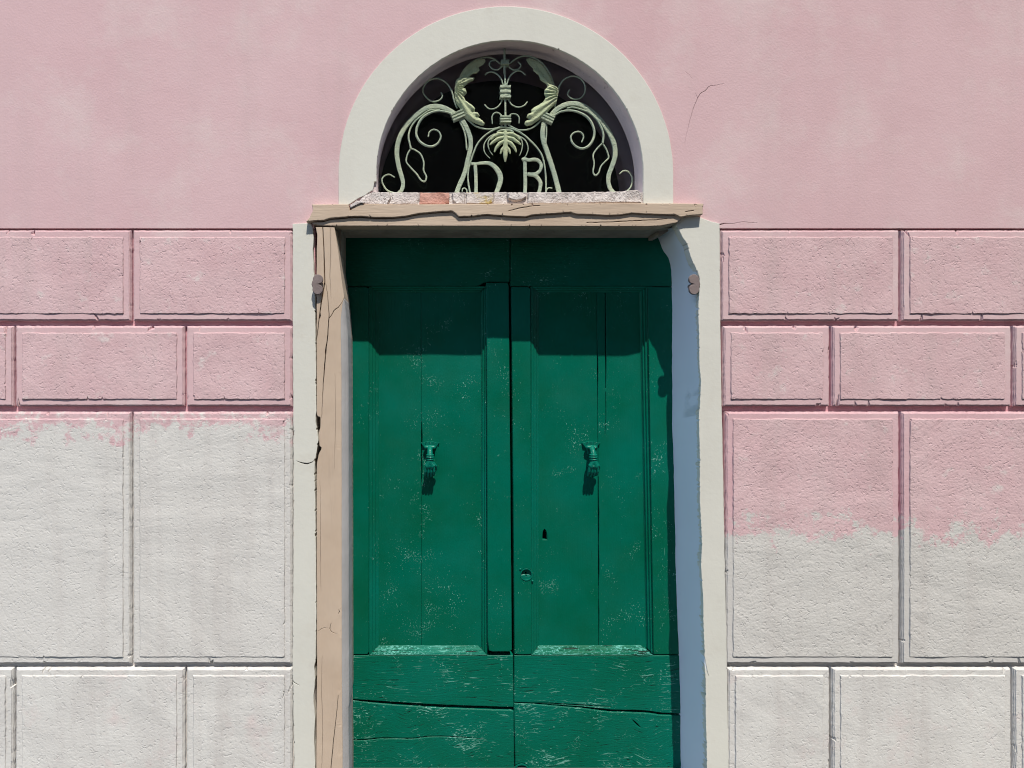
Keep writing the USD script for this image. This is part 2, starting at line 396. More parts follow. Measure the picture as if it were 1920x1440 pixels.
YPANEL = 0.194
GREEN_V = [door_paint(f'green_paint_upright_{k}', False, 0.012, 0.035, k * 1.0, dash=0.015, flake=0.0) for k in range(3)]
GREEN_VF = door_paint('green_paint_flaking', False, 0.025, 0.035, 7.0, dash=0.02, flake=0.0, seam=(W(803, 900, YPANEL)[0], 0.10, 0.11))
GREEN_H = [door_paint(f'green_paint_level_{k}', True, w, c, 3.0 + k, dash=d, flake=fl, warp=wp) for k, (w, c, d, fl, wp) in enumerate(((0.0, 0.05, 0.02, 0.0, 0.05), (0.03, 0.115, 0.115, 0.02, 0.08), (0.05, 0.120, 0.135, 0.03, 0.24)))]
GREEN_WORN = door_paint('green_paint_worn_ledge', True, 0.17, 0.17, 5.0, mint=(0.10, 0.36, 0.30), dash=0.16, flake=0.1, warp=0.03)
GREEN_METAL = masonry('green_painted_iron', (0.0015, 0.135, 0.09), (0.002, 0.165, 0.115), None, 12, 150, 0.35, 0.002, rough=0.33, stain=(0.18, 0.45, 0.38), stain_lo=0.62, stain_hi=0.68, stain_scale=60, bevel=0.0012)  # mint spots in the colour stand in for highlights on the knocker plates

# ------------------------------------------------------------------ ground
gx = np.linspace(-60, 60, 61)
obj('ground', box(-80, 80, -120, 0.3, -0.3, 0.0), PAVING, label='dark grey paving in front of the house', kind='structure')

# ------------------------------------------------------------------ added house across the street (unseen, sized to cut sky light on the door)
OCHRE = masonry('ochre_plaster', (0.11, 0.085, 0.06), (0.15, 0.115, 0.08), None, 1.2, 90, 0.3, 0.004)
SHUTTER = masonry('brown_shutter', (0.05, 0.035, 0.025), (0.07, 0.05, 0.035), None, 6, 90, 0.2, 0.002)
ROOF = masonry('roof_tile', (0.22, 0.10, 0.06), (0.30, 0.15, 0.09), None, 8, 40, 0.6, 0.01)
oy, oh = -7.2, 12.0
opp = thing('added_street_house', 'added unseen ochre house with brown shutters, sized to cut sky light on the door', 'house', (0.0, oy, 0.0))
ox, ow = -2.9, 12.0
win = [(x, z) for z in (0.9, 3.7, 6.5, 9.3) for x in (-1.6, 1.0, 3.6, 6.2, 8.8)]
front = sbox(ox, 0, ow, oh)
for x, z in win:
    front = front.difference(sbox(x - 0.5, z, x + 0.5, z + 1.7))
obj('wall', slab(front, oy - 0.35, oy), OCHRE, opp)
obj('wall', box(ox, ow, oy - 7, oy - 0.36, 0, oh), OCHRE, opp)
for x, z in win:
    obj('window_shutter', trimesh.util.concatenate([box(x - 0.5, x - 0.01, oy - 0.10, oy - 0.05, z, z + 1.7), box(x + 0.01, x + 0.5, oy - 0.10, oy - 0.05, z, z + 1.7)]), SHUTTER, opp)
obj('roof', trimesh.Trimesh([(ox - .3, oy + .6, oh), (ow + .3, oy + .6, oh), (ow + .3, oy - 7.4, oh), (ox - .3, oy - 7.4, oh), (ox - .3, oy - 3.4, oh + 1.5), (ow + .3, oy - 3.4, oh + 1.5)],
                            [(0, 2, 1), (0, 3, 2), (0, 1, 5), (0, 5, 4), (2, 3, 4), (2, 4, 5), (1, 2, 5), (3, 0, 4)]), ROOF, opp, smooth=False)

# ------------------------------------------------------------------ the house wall
LOC = (W(955, 720)[0], 0.0, 0.0)
house = thing('house_wall', 'sunlit pink plastered house front with white bands round the arched doorway', 'house', LOC)


def arc(cx, cy, r, n=72, a0=180, a1=0, kx=1.0):
    return [(cx + r * kx * math.cos(math.radians(a)), cy - r * math.sin(math.radians(a))) for a in np.linspace(a0, a1, n)]


AX, AY, AR = 956.0, 326.0, 250.5
outer_arch = [(635, 392)] + [(635, 370), (635, 350)] + arc(948.5, 326, 313.5, 90) + [(1262, 350), (1262, 392)]
inner_arch = [(706, 392), (706, 360)] + arc(AX, AY, AR, 80)[1:-1] + [(1206, 360), (1206, 392)]
open_arch = [(698, 392), (698, 340)] + arc(AX, AY, AR + 9, 80)[1:-1] + [(1215, 340), (1215, 392)]
# openings cut into the wall behind the trim
hole = unary_union([poly(open_arch), poly([(589, 386), (1313, 386), (1313, 424), (1332, 426), (1335, 1560), (589, 1560)])])
wall_cracks = unary_union([
    crack([(1284, 268), (1292, 230), (1300, 204), (1308, 185), (1312, 176), (1322, 170), (1330, 161), (1345, 160), (1358, 157)], [0.2, 0.4, 0.5, 0.8, 0.9, 0.2], 0, 3),
    crack([(1303, 173), (1308, 184)], [0.2, 0.5], 0, 4),
    crack([(1284, 133), (1292, 140), (1298, 148)], [0.15, 0.35, 0.15], 0, 5),
    crack([(1349, 421), (1358, 419), (1375, 419), (1392, 416), (1420, 418)], [2.4, 0.8, 0.5, 0.8, 0.2], 0, 6),
    crack([(531, 433), (540, 430), (549, 431)], [1.0, 1.2, 0.5], 0, 7)])
top_y, base_y = -420, 428
upper = sbox(W(-420, 0)[0], W(0, base_y)[1], W(2340, 0)[0], W(0, top_y)[1]).difference(hole).difference(wall_cracks)
obj('plaster', slab(upper, 0.0, 0.30, 0.07, 0.0022, 2.2, 1), PINK, house)
lower = sbox(W(-420, 0)[0], -0.02, W(2340, 0)[0], W(0, base_y)[1]).difference(hole)
old = unary_union([sbox(W(-420, 0)[0], -0.02, W(700, 0)[0], W(0, 773)[1]), sbox(W(1200, 0)[0], -0.02, W(2340, 0)[0], PEEL_Z)])
obj('plaster', slab(lower.difference(old), 0.016, 0.30), PINK_DEEP, house, label='deep pink plaster at the bottom of the joints')
obj('plaster', slab(lower.intersection(old), 0.016, 0.30), JOINT_OLD, house, label='bare grey plaster at the bottom of the joints')

arch_in = rag(inner_arch, 0.8, 2.5, 11, 0.2)
band = Polygon([W(a, b, -0.004) for a, b in rag(outer_arch, 0.5, 6, 12)] + [W(a, b, -0.004) for a, b in arch_in[::-1]]).buffer(0)
# the plaster has broken away at the foot of the left end
broken = poly(rag([(640, 392), (655, 383), (672, 372), (684, 366), (699, 356), (702, 340), (712, 340), (712, 395), (640, 395)], 1.2, 4, 13), -0.004)
band = band.difference(chips(arch_in, 26, 1.5, -0.004, 5))
obj('arch_surround', slab(band.difference(broken), -0.005, 0.003, 0.05, 0.0008, 3, 2), WHITE, house)
ring = Polygon([W(a, b, 0.0) for a, b in [(696, 392), (696, 340)] + arc(AX, AY, AR + 12, 80)[1:-1] + [(1217, 340), (1217, 392)]] +
               [W(a, b, 0.0) for a, b in inner_arch[::-1]]).buffer(0)
obj('arch_reveal', slab(ring, 0.003, 0.085, 0.02, 0.001, 8, 3), MAUVE, house)

# white bands either side of the door
lb_in = rag([(583, 418), (586, 428), (588, 445), (587, 470), (589, 520), (591, 560), (592, 650), (593, 770), (592, 778), (592, 792), (594, 803), (597, 825), (594, 845), (590, 870), (592, 1000),
             (593, 1150), (592, 1240), (589, 1250), (591, 1270), (588, 1310), (591, 1350), (589, 1385), (591, 1430), (590, 1560)], 1.1, 4, 21)
lb_out = rag([(549, 420), (549, 600), (550, 780), (551, 900), (550, 1100), (549, 1250), (552, 1440), (551, 1560)], 1.0, 5, 22)
lband = Polygon([W(a, b, -0.004) for a, b in lb_in] + [W(a, b, -0.004) for a, b in lb_out[::-1]]).buffer(0)
lband = lband.difference(crack([(556, 864), (565, 868), (575, 870), (585, 867), (590, 863)], [0.5, 2.0, 3.0, 1.8, 0.4], -0.004, 31))
lband = lband.difference(crack([(545, 1270), (552, 1280), (562, 1285)], [0.5, 2.2, 0.4], -0.004, 32))
lband = lband.difference(crack([(549, 430), (549, 600), (549, 790)], [0.2, 0.2, 0.2], -0.004, 33))
lband = lband.difference(chips(lb_in, 34, 2.4, -0.004, 1)).difference(chips(lb_out[len(lb_out) // 3:], 26, 2.2, -0.004, 2))
obj('white_band', slab(lband, -0.005, 0.03, 0.06, 0.0015, 3, 4), WHITE, house)

r_front = [(1268, 424), (1272, 428), (1280, 446), (1287.6, 456), (1289, 460), (1294.6, 482), (1300, 494), (1306, 506), (1311, 518), (1312, 535), (1309, 576), (1310, 620), (1311, 680), (1314, 716),
           (1312, 760), (1310, 777), (1312, 860), (1312, 938), (1316, 1021), (1314, 1060), (1318, 1123), (1319, 1180), (1321, 1220), (1320, 1240), (1323, 1276), (1323, 1340), (1325, 1401), (1325, 1450), (1326, 1560)]
r_back = [(1229, 438), (1236, 452), (1243, 470), (1249, 478), (1254.5, 486), (1257, 498), (1258.5, 505), (1259, 540), (1259.5, 576), (1259.5, 680), (1260, 720), (1260, 799), (1263, 880), (1264, 910), (1266, 1049),
          (1268, 1120), (1272, 1207), (1273, 1240), (1275, 1290), (1276, 1429), (1277, 1560)]
rf = rag(r_front, 1.3, 1.8, 24, 0.3)
rb_out = rag([(1335, 416), (1349, 419), (1350, 600), (1353, 771), (1356, 900), (1358, 1040), (1362, 1200), (1366, 1440), (1367, 1560)], 0.7, 5, 25)
rband = Polygon([W(a, b, -0.004) for a, b in rf] + [W(a, b, -0.004) for a, b in rb_out[::-1]] + [W(1290, 400, -0.004), W(1268, 400, -0.004)]).buffer(0)
rband = rband.difference(crack([(1318, 1225), (1323, 1250), (1327, 1262), (1329, 1268)], [3.0, 4.0, 2.0, 0.3], -0.004, 34))
rband = rband.difference(chips(rf[20:], 60, 1.8, -0.004, 3)).difference(chips(rb_out, 14, 1.6, -0.004, 4))
obj('white_band', slab(rband, -0.005, 0.03, 0.06, 0.0015, 3, 5), WHITE, house)

# the splayed right reveal
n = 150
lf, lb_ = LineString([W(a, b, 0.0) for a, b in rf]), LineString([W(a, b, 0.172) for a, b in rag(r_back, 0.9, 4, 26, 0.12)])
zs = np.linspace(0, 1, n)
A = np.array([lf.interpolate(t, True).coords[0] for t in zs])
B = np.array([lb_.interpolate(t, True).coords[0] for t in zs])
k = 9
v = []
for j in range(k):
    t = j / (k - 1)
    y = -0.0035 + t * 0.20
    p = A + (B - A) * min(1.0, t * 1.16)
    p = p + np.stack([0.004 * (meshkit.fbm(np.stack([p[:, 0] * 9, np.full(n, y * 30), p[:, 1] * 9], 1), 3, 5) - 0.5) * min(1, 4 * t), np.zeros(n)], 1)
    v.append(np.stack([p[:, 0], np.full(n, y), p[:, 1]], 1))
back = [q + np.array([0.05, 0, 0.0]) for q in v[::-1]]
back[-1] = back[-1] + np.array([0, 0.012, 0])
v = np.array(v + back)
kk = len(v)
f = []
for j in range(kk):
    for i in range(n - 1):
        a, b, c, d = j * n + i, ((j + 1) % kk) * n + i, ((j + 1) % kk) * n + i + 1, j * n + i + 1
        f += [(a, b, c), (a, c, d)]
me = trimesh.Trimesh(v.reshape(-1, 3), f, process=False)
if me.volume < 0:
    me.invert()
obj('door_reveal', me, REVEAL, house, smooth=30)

# left reveal, behind the post; the lintel shade is put into its colour
obj('door_reveal', slab(poly([(606, 424), (648.0, 424), (648.0, 1560), (606, 1560)], 0.165), 0.05, 0.30, 0.05, 0.001), OLDWOOD, house, label='left reveal given a dark wood colour for the lintel shade')

# rusticated blocks of the base, either side
rng = np.random.default_rng(4)


def block(x0, x1, y0, y1, edge, core, seed, inset=13):
    """one rusticated block: a chamfered margin with chipped corners and a rough raised field, which is its own piece"""
    q = [(x0, y0), (x1, y0), (x1, y1), (x0, y1), (x0, y0)]
    s = poly(rag(q, 1.3, 4, seed, 0.12))
    s = s.difference(chips(q, 4, 2.2, 0.0, seed)).difference(chips([(a, b) for a, b in q[:4] for _ in (0, 1)], 2, 4.0, 0.0, seed + 1))
    obj('block', rounded(s, -0.004, 0.02, 0.006, 0.09, 0.0016, 5, seed), edge, house)
    i = inset
    q = [(x0 + i, y0 + i), (x1 - i, y0 + i), (x1 - i, y1 - i), (x0 + i, y1 - i), (x0 + i, y0 + i)]
    c = poly(rag(q, 2.0, 3, seed + 4, 0.10)).difference(chips(q, 5, 3.0, 0.0, seed + 2))
    obj('block_face', rounded(c, -0.0066, 0.0, 0.0022, 0.05, 0.0026, 12, seed + 9), core, house)


rows = [(432, 602), (611, 762), (772, 1244), (1252, 1520)]
mats_r = [(PINK, PINK_ROUGH), (PINK, PINK_ROUGH), (PINK_PEEL, ROUGH_PEEL), (WHITE_OLD, WHITE_OLD)]
mats_l = [(PINK, PINK_ROUGH), (PINK, PINK_ROUGH), (LEFT_PEEL, LEFT_PEEL), (WHITE_OLD, WHITE_OLD)]
for r, (y0, y1) in enumerate(rows):
    cuts = [1351.5 + r * 4, 1690, 2060, 2330] if r % 2 == 0 else [1351.5 + r * 4, 1560, 1900, 2330]
    for a, b in zip(cuts[:-1], cuts[1:]):
        block(a, b - 5, y0, y1, *mats_r[r], 100 + r * 40 + int(a) % 37)
    cuts = [-410, -130, 250, 549] if r % 2 == 0 else [-410, 30, 350, 549]
    for a, b in zip(cuts[:-1], cuts[1:]):
        block(a, b - (4 if b < 540 else 1), y0, y1, *mats_l[r], 300 + r * 40 + int(a) % 37)

# dim hallway behind the door and the fanlight
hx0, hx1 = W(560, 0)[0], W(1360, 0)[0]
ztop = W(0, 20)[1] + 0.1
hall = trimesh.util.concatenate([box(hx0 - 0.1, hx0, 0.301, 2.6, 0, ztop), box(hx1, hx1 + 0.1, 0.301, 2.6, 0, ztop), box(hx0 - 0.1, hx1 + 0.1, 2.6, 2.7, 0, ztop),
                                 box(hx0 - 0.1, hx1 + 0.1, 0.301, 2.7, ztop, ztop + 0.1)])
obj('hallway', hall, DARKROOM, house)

# ------------------------------------------------------------------ lintel
lin_loc = (W(950, 0)[0], 0.0, W(0, 424)[1])
lintel = thing('door_lintel', 'tan painted beam split by a long dark crack above the green door', 'lintel', lin_loc)
split = [(575.5, 415.5), (590, 414), (607, 413), (620, 409), (636, 408), (655, 406), (680, 405.5), (705, 408), (735, 407.5), (760, 405.5), (785, 400), (800, 399), (820, 397), (848, 395.5), (853, 399), (860, 406),
         (885, 405.5), (910, 402), (930, 403.5), (950, 405), (985, 406.5), (997, 403), (1030, 401), (1070, 398), (1080, 401.5), (1115, 402.5), (1139, 404), (1162, 403), (1184, 399.5), (1210, 401),
         (1257, 402.5), (1266, 402.5), (1276, 407), (1292, 404), (1318, 402)]
sp = rag(split, 0.9, 2.0, 41, 0.3)
up = Polygon([W(a, b, -0.024) for a, b in sp] + [W(a, b, -0.024) for a, b in rag([(1318, 402), (1317, 392), (1319, 382)], 0.8, 3, 42)] +
             [W(a, b, -0.024) for a, b in rag([(1319, 382), (1210, 381), (955, 382), (760, 383.5), (655, 383), (585, 383.5)], 0.6, 5, 43)] + [W(a, b, -0.024) for a, b in rag([(585, 383.5), (586, 395), (580, 408), (574, 415)], 1.2, 3, 44)]).buffer(0)
up = up.difference(crack([(953, 396), (975, 390), (1000, 386), (1012, 386)], [0.3, 0.7, 0.6, 0.2], -0.024, 45))
up = up.difference(crack([(1285, 397), (1292, 396), (1300, 395)], [0.3, 0.9, 0.3], -0.024, 46))
up = up.difference(poly([(652, 380), (654, 386), (656, 395), (667, 386), (683, 381)], -0.024))
up = up.difference(chips([(586, 384), (1318, 382)], 16, 1.6, -0.024, 80)).difference(chips(sp, 22, 1.5, -0.024, 81)).difference(chips([(1300, 383), (1318, 384), (1317, 402)], 5, 2.6, -0.024, 82))
obj('upper_half', rounded(up, -0.025, 0.16, 0.0015, 0.03, 0.0012, 7, 6), TAN, lintel)
lo_top = [(a, b + 3.2 - 1.6 * min(1, max(0, (a - 600) / 500))) for a, b in sp if 584 < a < 1277]
lo = Polygon([W(a, b, -0.016) for a, b in lo_top] + [W(a, b, -0.016) for a, b in rag([(1277, 411.5), (1268, 418), (1252, 421), (1240, 423.5), (1215, 425)], 0.6, 3, 47)] +
             [W(a, b, -0.016) for a, b in rag([(1215, 425), (1000, 424.5), (800, 424), (628, 424), (600, 423)], 0.35, 5, 48)] + [W(587, 420, -0.016)]).buffer(0)
lo = lo.difference(crack([(1100, 418), (1160, 416), (1220, 413), (1250, 411)], [0.3, 0.8, 0.8, 0.3], -0.016, 49))
lo = lo.difference(chips([(600, 424.5), (1240, 425)], 26, 1.5, -0.016, 83))
obj('lower_half', rounded(lo, -0.0175, 0.03, 0.0015, 0.03, 0.0012, 7, 7), TAN, lintel)
zs_ = W(0, 424)[1]
x0s, x1s = W(606, 0)[0], W(1262, 0)[0]
und = box(x0s, x1s, 0.0301, 0.176, zs_ + 0.002, zs_ + 0.02).subdivide_to_size(0.02)
und.vertices[:, 2] += 0.003 * (meshkit.fbm(und.vertices * [10, 60, 1], 3, 8) - 0.5)
obj('underside', und, OLDWOOD, lintel, label='bare weathered wooden underside')
# ragged wooden tip and void at the right end, under the beam
obj('broken_tip', slab(poly(rag([(1233, 434), (1243, 429), (1250, 430), (1256, 428), (1258, 431), (1252, 434), (1246, 437), (1240, 440), (1234, 440)], 0.6, 2.5, 50), 0.07), 0.07, 0.16), OLDWOOD, lintel)
obj('upper_backing', slab(poly([(592, 400), (1314, 398), (1314, 412), (1262, 416), (592, 420)], 0.0), 0.012, 0.03), OLDWOOD, lintel, label='dark wood showing inside the crack')

# ------------------------------------------------------------------ left door post
post = thing('door_post', 'tan painted door post with dark vertical cracks left of the green door', 'door post', (W(615, 0)[0], 0.0, 0.0))
pl = rag([(592, 426), (595, 440), (594, 470), (594, 520), (591.5, 535), (594, 560), (594, 640), (594, 780), (601, 782), (601, 800), (598, 812), (599, 836), (604, 840), (598, 850), (594, 870), (594, 1000), (594.5, 1250), (592, 1560)], 0.5, 5, 51)
pr = rag([(627, 426), (630, 445), (634, 470), (640, 520), (645, 557), (648, 590), (650.5, 630), (651.5, 700), (652, 1100), (652.5, 1330), (651.5, 1335), (651.8, 1400), (652.5, 1440), (652.5, 1560)], 0.4, 5, 52)
YP = -0.0145
ps = Polygon([W(a, b, YP) for a, b in pl] + [W(a, b, YP) for a, b in pr[::-1]]).buffer(0)
cr = [crack([(605, 424), (606.5, 450), (608.5, 505), (609, 530), (605.5, 548), (602.6, 566), (599, 592), (595.5, 623), (593, 640)], [1.6, 1.8, 2.0, 2.4, 2.0, 2.6, 1.6, 1.2, 1.0], YP, 53, 0.7),
      crack([(611, 532), (613, 545), (614.5, 557), (617, 592), (614.5, 630), (611, 659), (609, 682), (606, 721), (603, 785)], [0.5, 0.9, 1.4, 1.8, 1.6, 2.0, 1.2, 0.8, 0.4], YP, 54, 0.7),
      crack([(617, 596), (622, 590), (627, 581), (634, 577), (641, 567), (645, 558)], [1.0, 1.2, 1.6, 1.0, 0.5, 0.3], YP, 55, 1.0),
      crack([(612, 645), (610.5, 660), (610, 672)], [1.0, 3.2, 1.0], YP, 56, 0.3), crack([(600.5, 587), (600, 592), (599.5, 597)], [1.0, 3.4, 1.0], YP, 57, 0.2),
      crack([(634, 1304), (631, 1340), (625.5, 1387), (620.5, 1440), (618, 1540)], [0.7, 1.0, 1.3, 1.3, 1.5], YP, 58, 0.5),
      crack([(619, 428), (620, 470), (618.5, 520), (621, 560)], [0.4, 0.6, 0.5, 0.2], YP, 72, 0.6), crack([(600, 900), (601, 980), (600, 1060), (602, 1110)], [0.2, 0.5, 0.6, 0.2], YP, 73, 0.6),
      crack([(628, 700), (629, 790), (627, 880)], [0.2, 0.5, 0.2], YP, 74, 0.5), crack([(604, 1230), (603, 1300), (605, 1370), (603, 1450)], [0.2, 0.6, 0.6, 0.3], YP, 75, 0.6),
      crack([(597, 1183), (604, 1178), (614, 1176)], [0.4, 0.8, 0.3], YP, 59, 0.5), crack([(621, 1168), (618, 1178), (622, 1186), (632, 1188)], [0.4, 0.9, 0.9, 0.4], YP, 60, 0.5),
      crack([(635, 1143), (637, 1146), (634, 1151)], [0.5, 1.2, 0.4], YP, 61, 0.4)]
x638, x652 = W(637.5, 0, YP)[0], W(652, 0, YP)[0]
z_on0, z_on1 = W(0, 560, YP)[1], W(0, 610, YP)[1]


def post_round(p):
    t = np.clip((p[:, 0] - x638) / (x652 - x638), 0, 1)
    on = 0.25 + 0.75 * np.clip((z_on0 - p[:, 2]) / (z_on0 - z_on1), 0, 1)
    return 0.028 * t ** 1.5 * on


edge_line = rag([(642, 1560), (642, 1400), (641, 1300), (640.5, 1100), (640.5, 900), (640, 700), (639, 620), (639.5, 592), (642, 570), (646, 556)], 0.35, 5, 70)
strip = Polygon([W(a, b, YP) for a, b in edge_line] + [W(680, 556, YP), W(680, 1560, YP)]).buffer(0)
ps_tan = ps.difference(unary_union(cr)).difference(strip)
obj('post', slab(ps_tan, YP, 0.10, 0.012, 0.0018, 5, 9, post_round), TAN_V, post)
obj('plaster_edge', slab(ps.intersection(strip), YP, 0.10, 0.006, 0.0018, 5, 9, post_round), EDGE, post, label='rounded limewashed edge next to the door, its shade painted in grey')
obj('post_core', slab(ps.buffer(-0.004), 0.03, 0.165), OLDWOOD, post, label='bare inner side of the post')

# ------------------------------------------------------------------ iron hooks
def hook(cx, cy, side, y, label):
    """butterfly-shaped iron plate on a spike; side -1: spine on the left"""
    s = F / (D + y)
    x, z = W(cx, cy, y)
    t = thing('iron_hook', label, 'hook', (x, 0.0, z), group=None)
    u = lambda a, b: (x + side * a / s, z + b / s)
    lobes = [Point(*u(-1.5, 9.2)).buffer(9.6 / s, 16), Point(*u(-1.0, -9.4)).buffer(9.8 / s, 16)]
    spine = Polygon([u(2, 14), u(7, 10), u(9.5, 5), u(10.5, 0), u(9, -5), u(7, -10), u(2, -14), u(0, 0)])
    neck = Polygon([u(-2, 5), u(6, 8), u(6, -8), u(-2, -5)])
    cut = Polygon([u(-14, 4.2), u(-1.5, 0.2), u(-14, -3.6)])
    shape = unary_union(lobes + [spine, neck]).difference(cut)
    obj('plate', rounded(shape, y, y + 0.007, 0.0015, 0.01, 0.0006, 30, 3), RUST, t, smooth=25)
    a, b = u(4, 0)
    bar = trimesh.creation.cylinder(0.009, 0.05, sections=12)
    bar.apply_transform(trimesh.transformations.rotation_matrix(math.pi / 2, (1, 0, 0)))
    bar.apply_translation((a, y + 0.03, b))
    obj('spike', bar, RUST, t)
    return t


hook(594.5, 533, -1, -0.030, 'grey-brown butterfly-shaped iron hook on the tan door post')
hook(1303, 533, 1, -0.006, 'grey-brown butterfly-shaped iron hook at the white right-hand door edge')

# ------------------------------------------------------------------ sill under the fanlight
sill = thing('fanlight_sill', 'row of broken bricks and crumbling plaster below the iron fanlight grille', 'sill', (W(945, 0)[0], 0.0, W(0, 383)[1]))


def stone(pts, mat, y, seed, label=None, yb=0.10, amp=0.004):
    s = poly(rag(pts + [pts[0]], 1.5, 1.8, seed, 0.28), y)
    obj('brick', rounded(s, y, yb, 0.002, 0.012, amp, 35, seed), mat, sill, label=label)


stone([(684, 366), (700, 359.5), (730, 360), (733, 370), (726, 383), (672, 383), (676, 373)], MORTAR, -0.008, 61)
stone([(734, 360), (784, 360.5), (786, 372), (783, 383), (729, 383), (735, 371)], MORTAR, -0.004, 62)
stone([(787, 361), (843, 361), (842, 383), (786, 383)], BRICK, -0.006, 63, 'bare red brick', amp=0.006)
stone([(848, 361), (872, 360.5), (871, 383), (856, 382), (849, 375)], MORTAR, -0.008, 64)
stone([(874, 360.5), (926, 360.5), (925, 378), (918, 382), (874, 382)], LICHEN, -0.009, 65, 'pale stone stained with yellow lichen')
stone([(928, 360), (950, 360), (950, 383), (924, 383)], MORTAR, -0.004, 66)
stone([(952, 360.5), (988, 360.5), (987, 369), (975, 375), (962, 375), (953, 371)], MORTAR, -0.012, 67)
stone([(952, 377), (962, 379), (988, 373), (989, 383), (952, 383)], MORTAR, -0.004, 68)
stone([(990, 360.5), (1080, 360), (1160, 359), (1195, 356), (1203, 362), (1203, 380), (1170, 379), (1080, 381), (990, 382)], MORTAR, -0.010, 69, 'long rough rendered sill stone')
stone([(1180, 380.5), (1205, 380), (1206, 385), (1178, 385)], MORTAR, 0.0, 70)
stone([(656, 384), (668, 376), (680, 376.5), (684, 380), (672, 382.5), (657, 391)], MORTAR, -0.029, 71, 'loose flake of white plaster', yb=-0.016, amp=0.001)
stone([(699, 383), (706, 377), (720, 381), (727, 383.2)], MORTAR, -0.014, 72, yb=0.0, amp=0.002)
bed = poly([(690, 361.5), (1212, 361.5), (1212, 386), (665, 386), (690, 368)], 0.0)
obj('mortar_bed', slab(bed, -0.001, 0.30, 0.03, 0.002, 20, 73), MORTAR, sill)

# ------------------------------------------------------------------ fanlight pane
pane_shape = Polygon([W(a, b, 0.08) for a, b in [(690, 366), (690, 340)] + arc(951, 340, 258, 60)[1:-1] + [(1216, 340), (1216, 366)]]).buffer(0)
pane = thing('fanlight_window', 'dark half-round glass pane behind the iron grille', 'window', (W(951, 0)[0], 0.086, W(0, 362)[1]))
obj('glass', slab(pane_shape, 0.086, 0.089), GLASS, pane)

# ------------------------------------------------------------------ fanlight grille
G = 0.05
grille = thing('iron_grille', 'pale green wrought iron scrollwork with letters D and B in the fanlight', 'grille', (W(948, 0)[0], G, W(0, 360)[1]))
c2 = lambda a: [(700 + x / 4.966, 80 + y / 4.966) for x, y in a]
c3 = lambda a: [(930 + x / 4.966, 80 + y / 4.966) for x, y in a]


def P(pts, y=G):
    return np.array([W(a, b, y) for a, b in pts])


def strap(name, pts, w, d=0.008, y=G, taper=None, mat=None, label=None):
    obj(name, sweep(spline(P(pts), 8), flat_section(w, d), y, taper), mat or IRON_PAINT, grille, label=label)


def rod(name, pts, r=0.0031, y=G, taper=None, label=None, mat=None):
    obj(name, sweep(spline(P(pts), 8), ring_section(r * 0.88), y, taper), mat or IRON_PAINT, grille, label=label)


# left half
strap('main_scroll', c2([(800, 690), (720, 640), (640, 603), (560, 595), (480, 618), (400, 675), (320, 755), (260, 850), (226, 950), (220, 1050), (236, 1150), (262, 1240), (277, 1310), (265, 1370), (235, 1400)]), 0.0168, taper=[1, 1, 1, 1, 1, 0.9, 0.7])
rod('tail_scroll', c2([(270, 1345), (252, 1385), (200, 1400), (130, 1375), (90, 1320), (82, 1270), (108, 1238), (150, 1228), (200, 1255)]), 0.0036, taper=[1.3, 1, 0.9, 0.7])
rod('spiral', c2([(740, 672), (680, 650), (600, 640), (520, 662), (450, 712), (408, 790), (400, 860), (430, 920), (490, 962), (550, 968), (600, 940), (627, 890), (618, 845), (588, 818), (550, 815), (520, 840), (512, 880)]), 0.0042, y=G - 0.003, taper=[0.9, 1.25, 1.25, 0.8, 0.7])
rod('spear', c2([(620, 628), (560, 626), (510, 640), (440, 690), (380, 745), (342, 810), (328, 880), (338, 940), (350, 990)]), 0.0036, y=G - 0.002, taper=[0.8, 1, 1.2])
rod('spear_loop', c2([(350, 985), (318, 1040), (308, 1110), (350, 1165), (405, 1225), (445, 1280), (480, 1290), (494, 1250), (468, 1190), (468, 1110), (440, 1040), (390, 1000), (350, 985)]), 0.0033)
rod('upper_scroll', c2([(780, 610), (752, 540), (732, 460), (702, 400), (660, 360), (600, 335), (530, 345), (480, 390), (462, 450), (485, 500), (530, 540), (580, 548), (625, 530), (644, 495), (630, 462)]), 0.0031, taper=[1.1, 1, 1, 0.9])
strap('leg', c2([(825, 720), (865, 790), (900, 880), (907, 960), (892, 1040), (877, 1100), (860, 1180), (832, 1260), (800, 1330), (775, 1400)]), 0.0165, d=0.009)
rod('leg_rod', c2([(805, 735), (845, 820), (862, 900), (870, 1000)]), 0.0034)
rod('inner_arch', c2([(1240, 790), (1190, 790), (1130, 808), (1070, 842), (1010, 892), (960, 960), (928, 1040), (905, 1110), (886, 1180), (880, 1260), (890, 1340), (902, 1400)]), 0.0036)
rod('volute', c2([(850, 695), (900, 735), (950, 775), (1010, 798), (1080, 806), (1150, 796), (1200, 775)]), 0.0036)
rod('small_scroll', c2([(828, 1385), (832, 1362), (852, 1355), (868, 1370), (872, 1395)]), 0.0026)
rod('frond', c2([(1160, 848), (1115, 868), (1080, 905), (1068, 955), (1083, 1005), (1110, 1045)]), 0.0028, taper=[1, 1, 0.6])
rod('frond', c2([(1130, 850), (1080, 880), (1040, 930), (1028, 985), (1048, 1040), (1086, 1076)]), 0.0026, taper=[1, 1, 0.6])
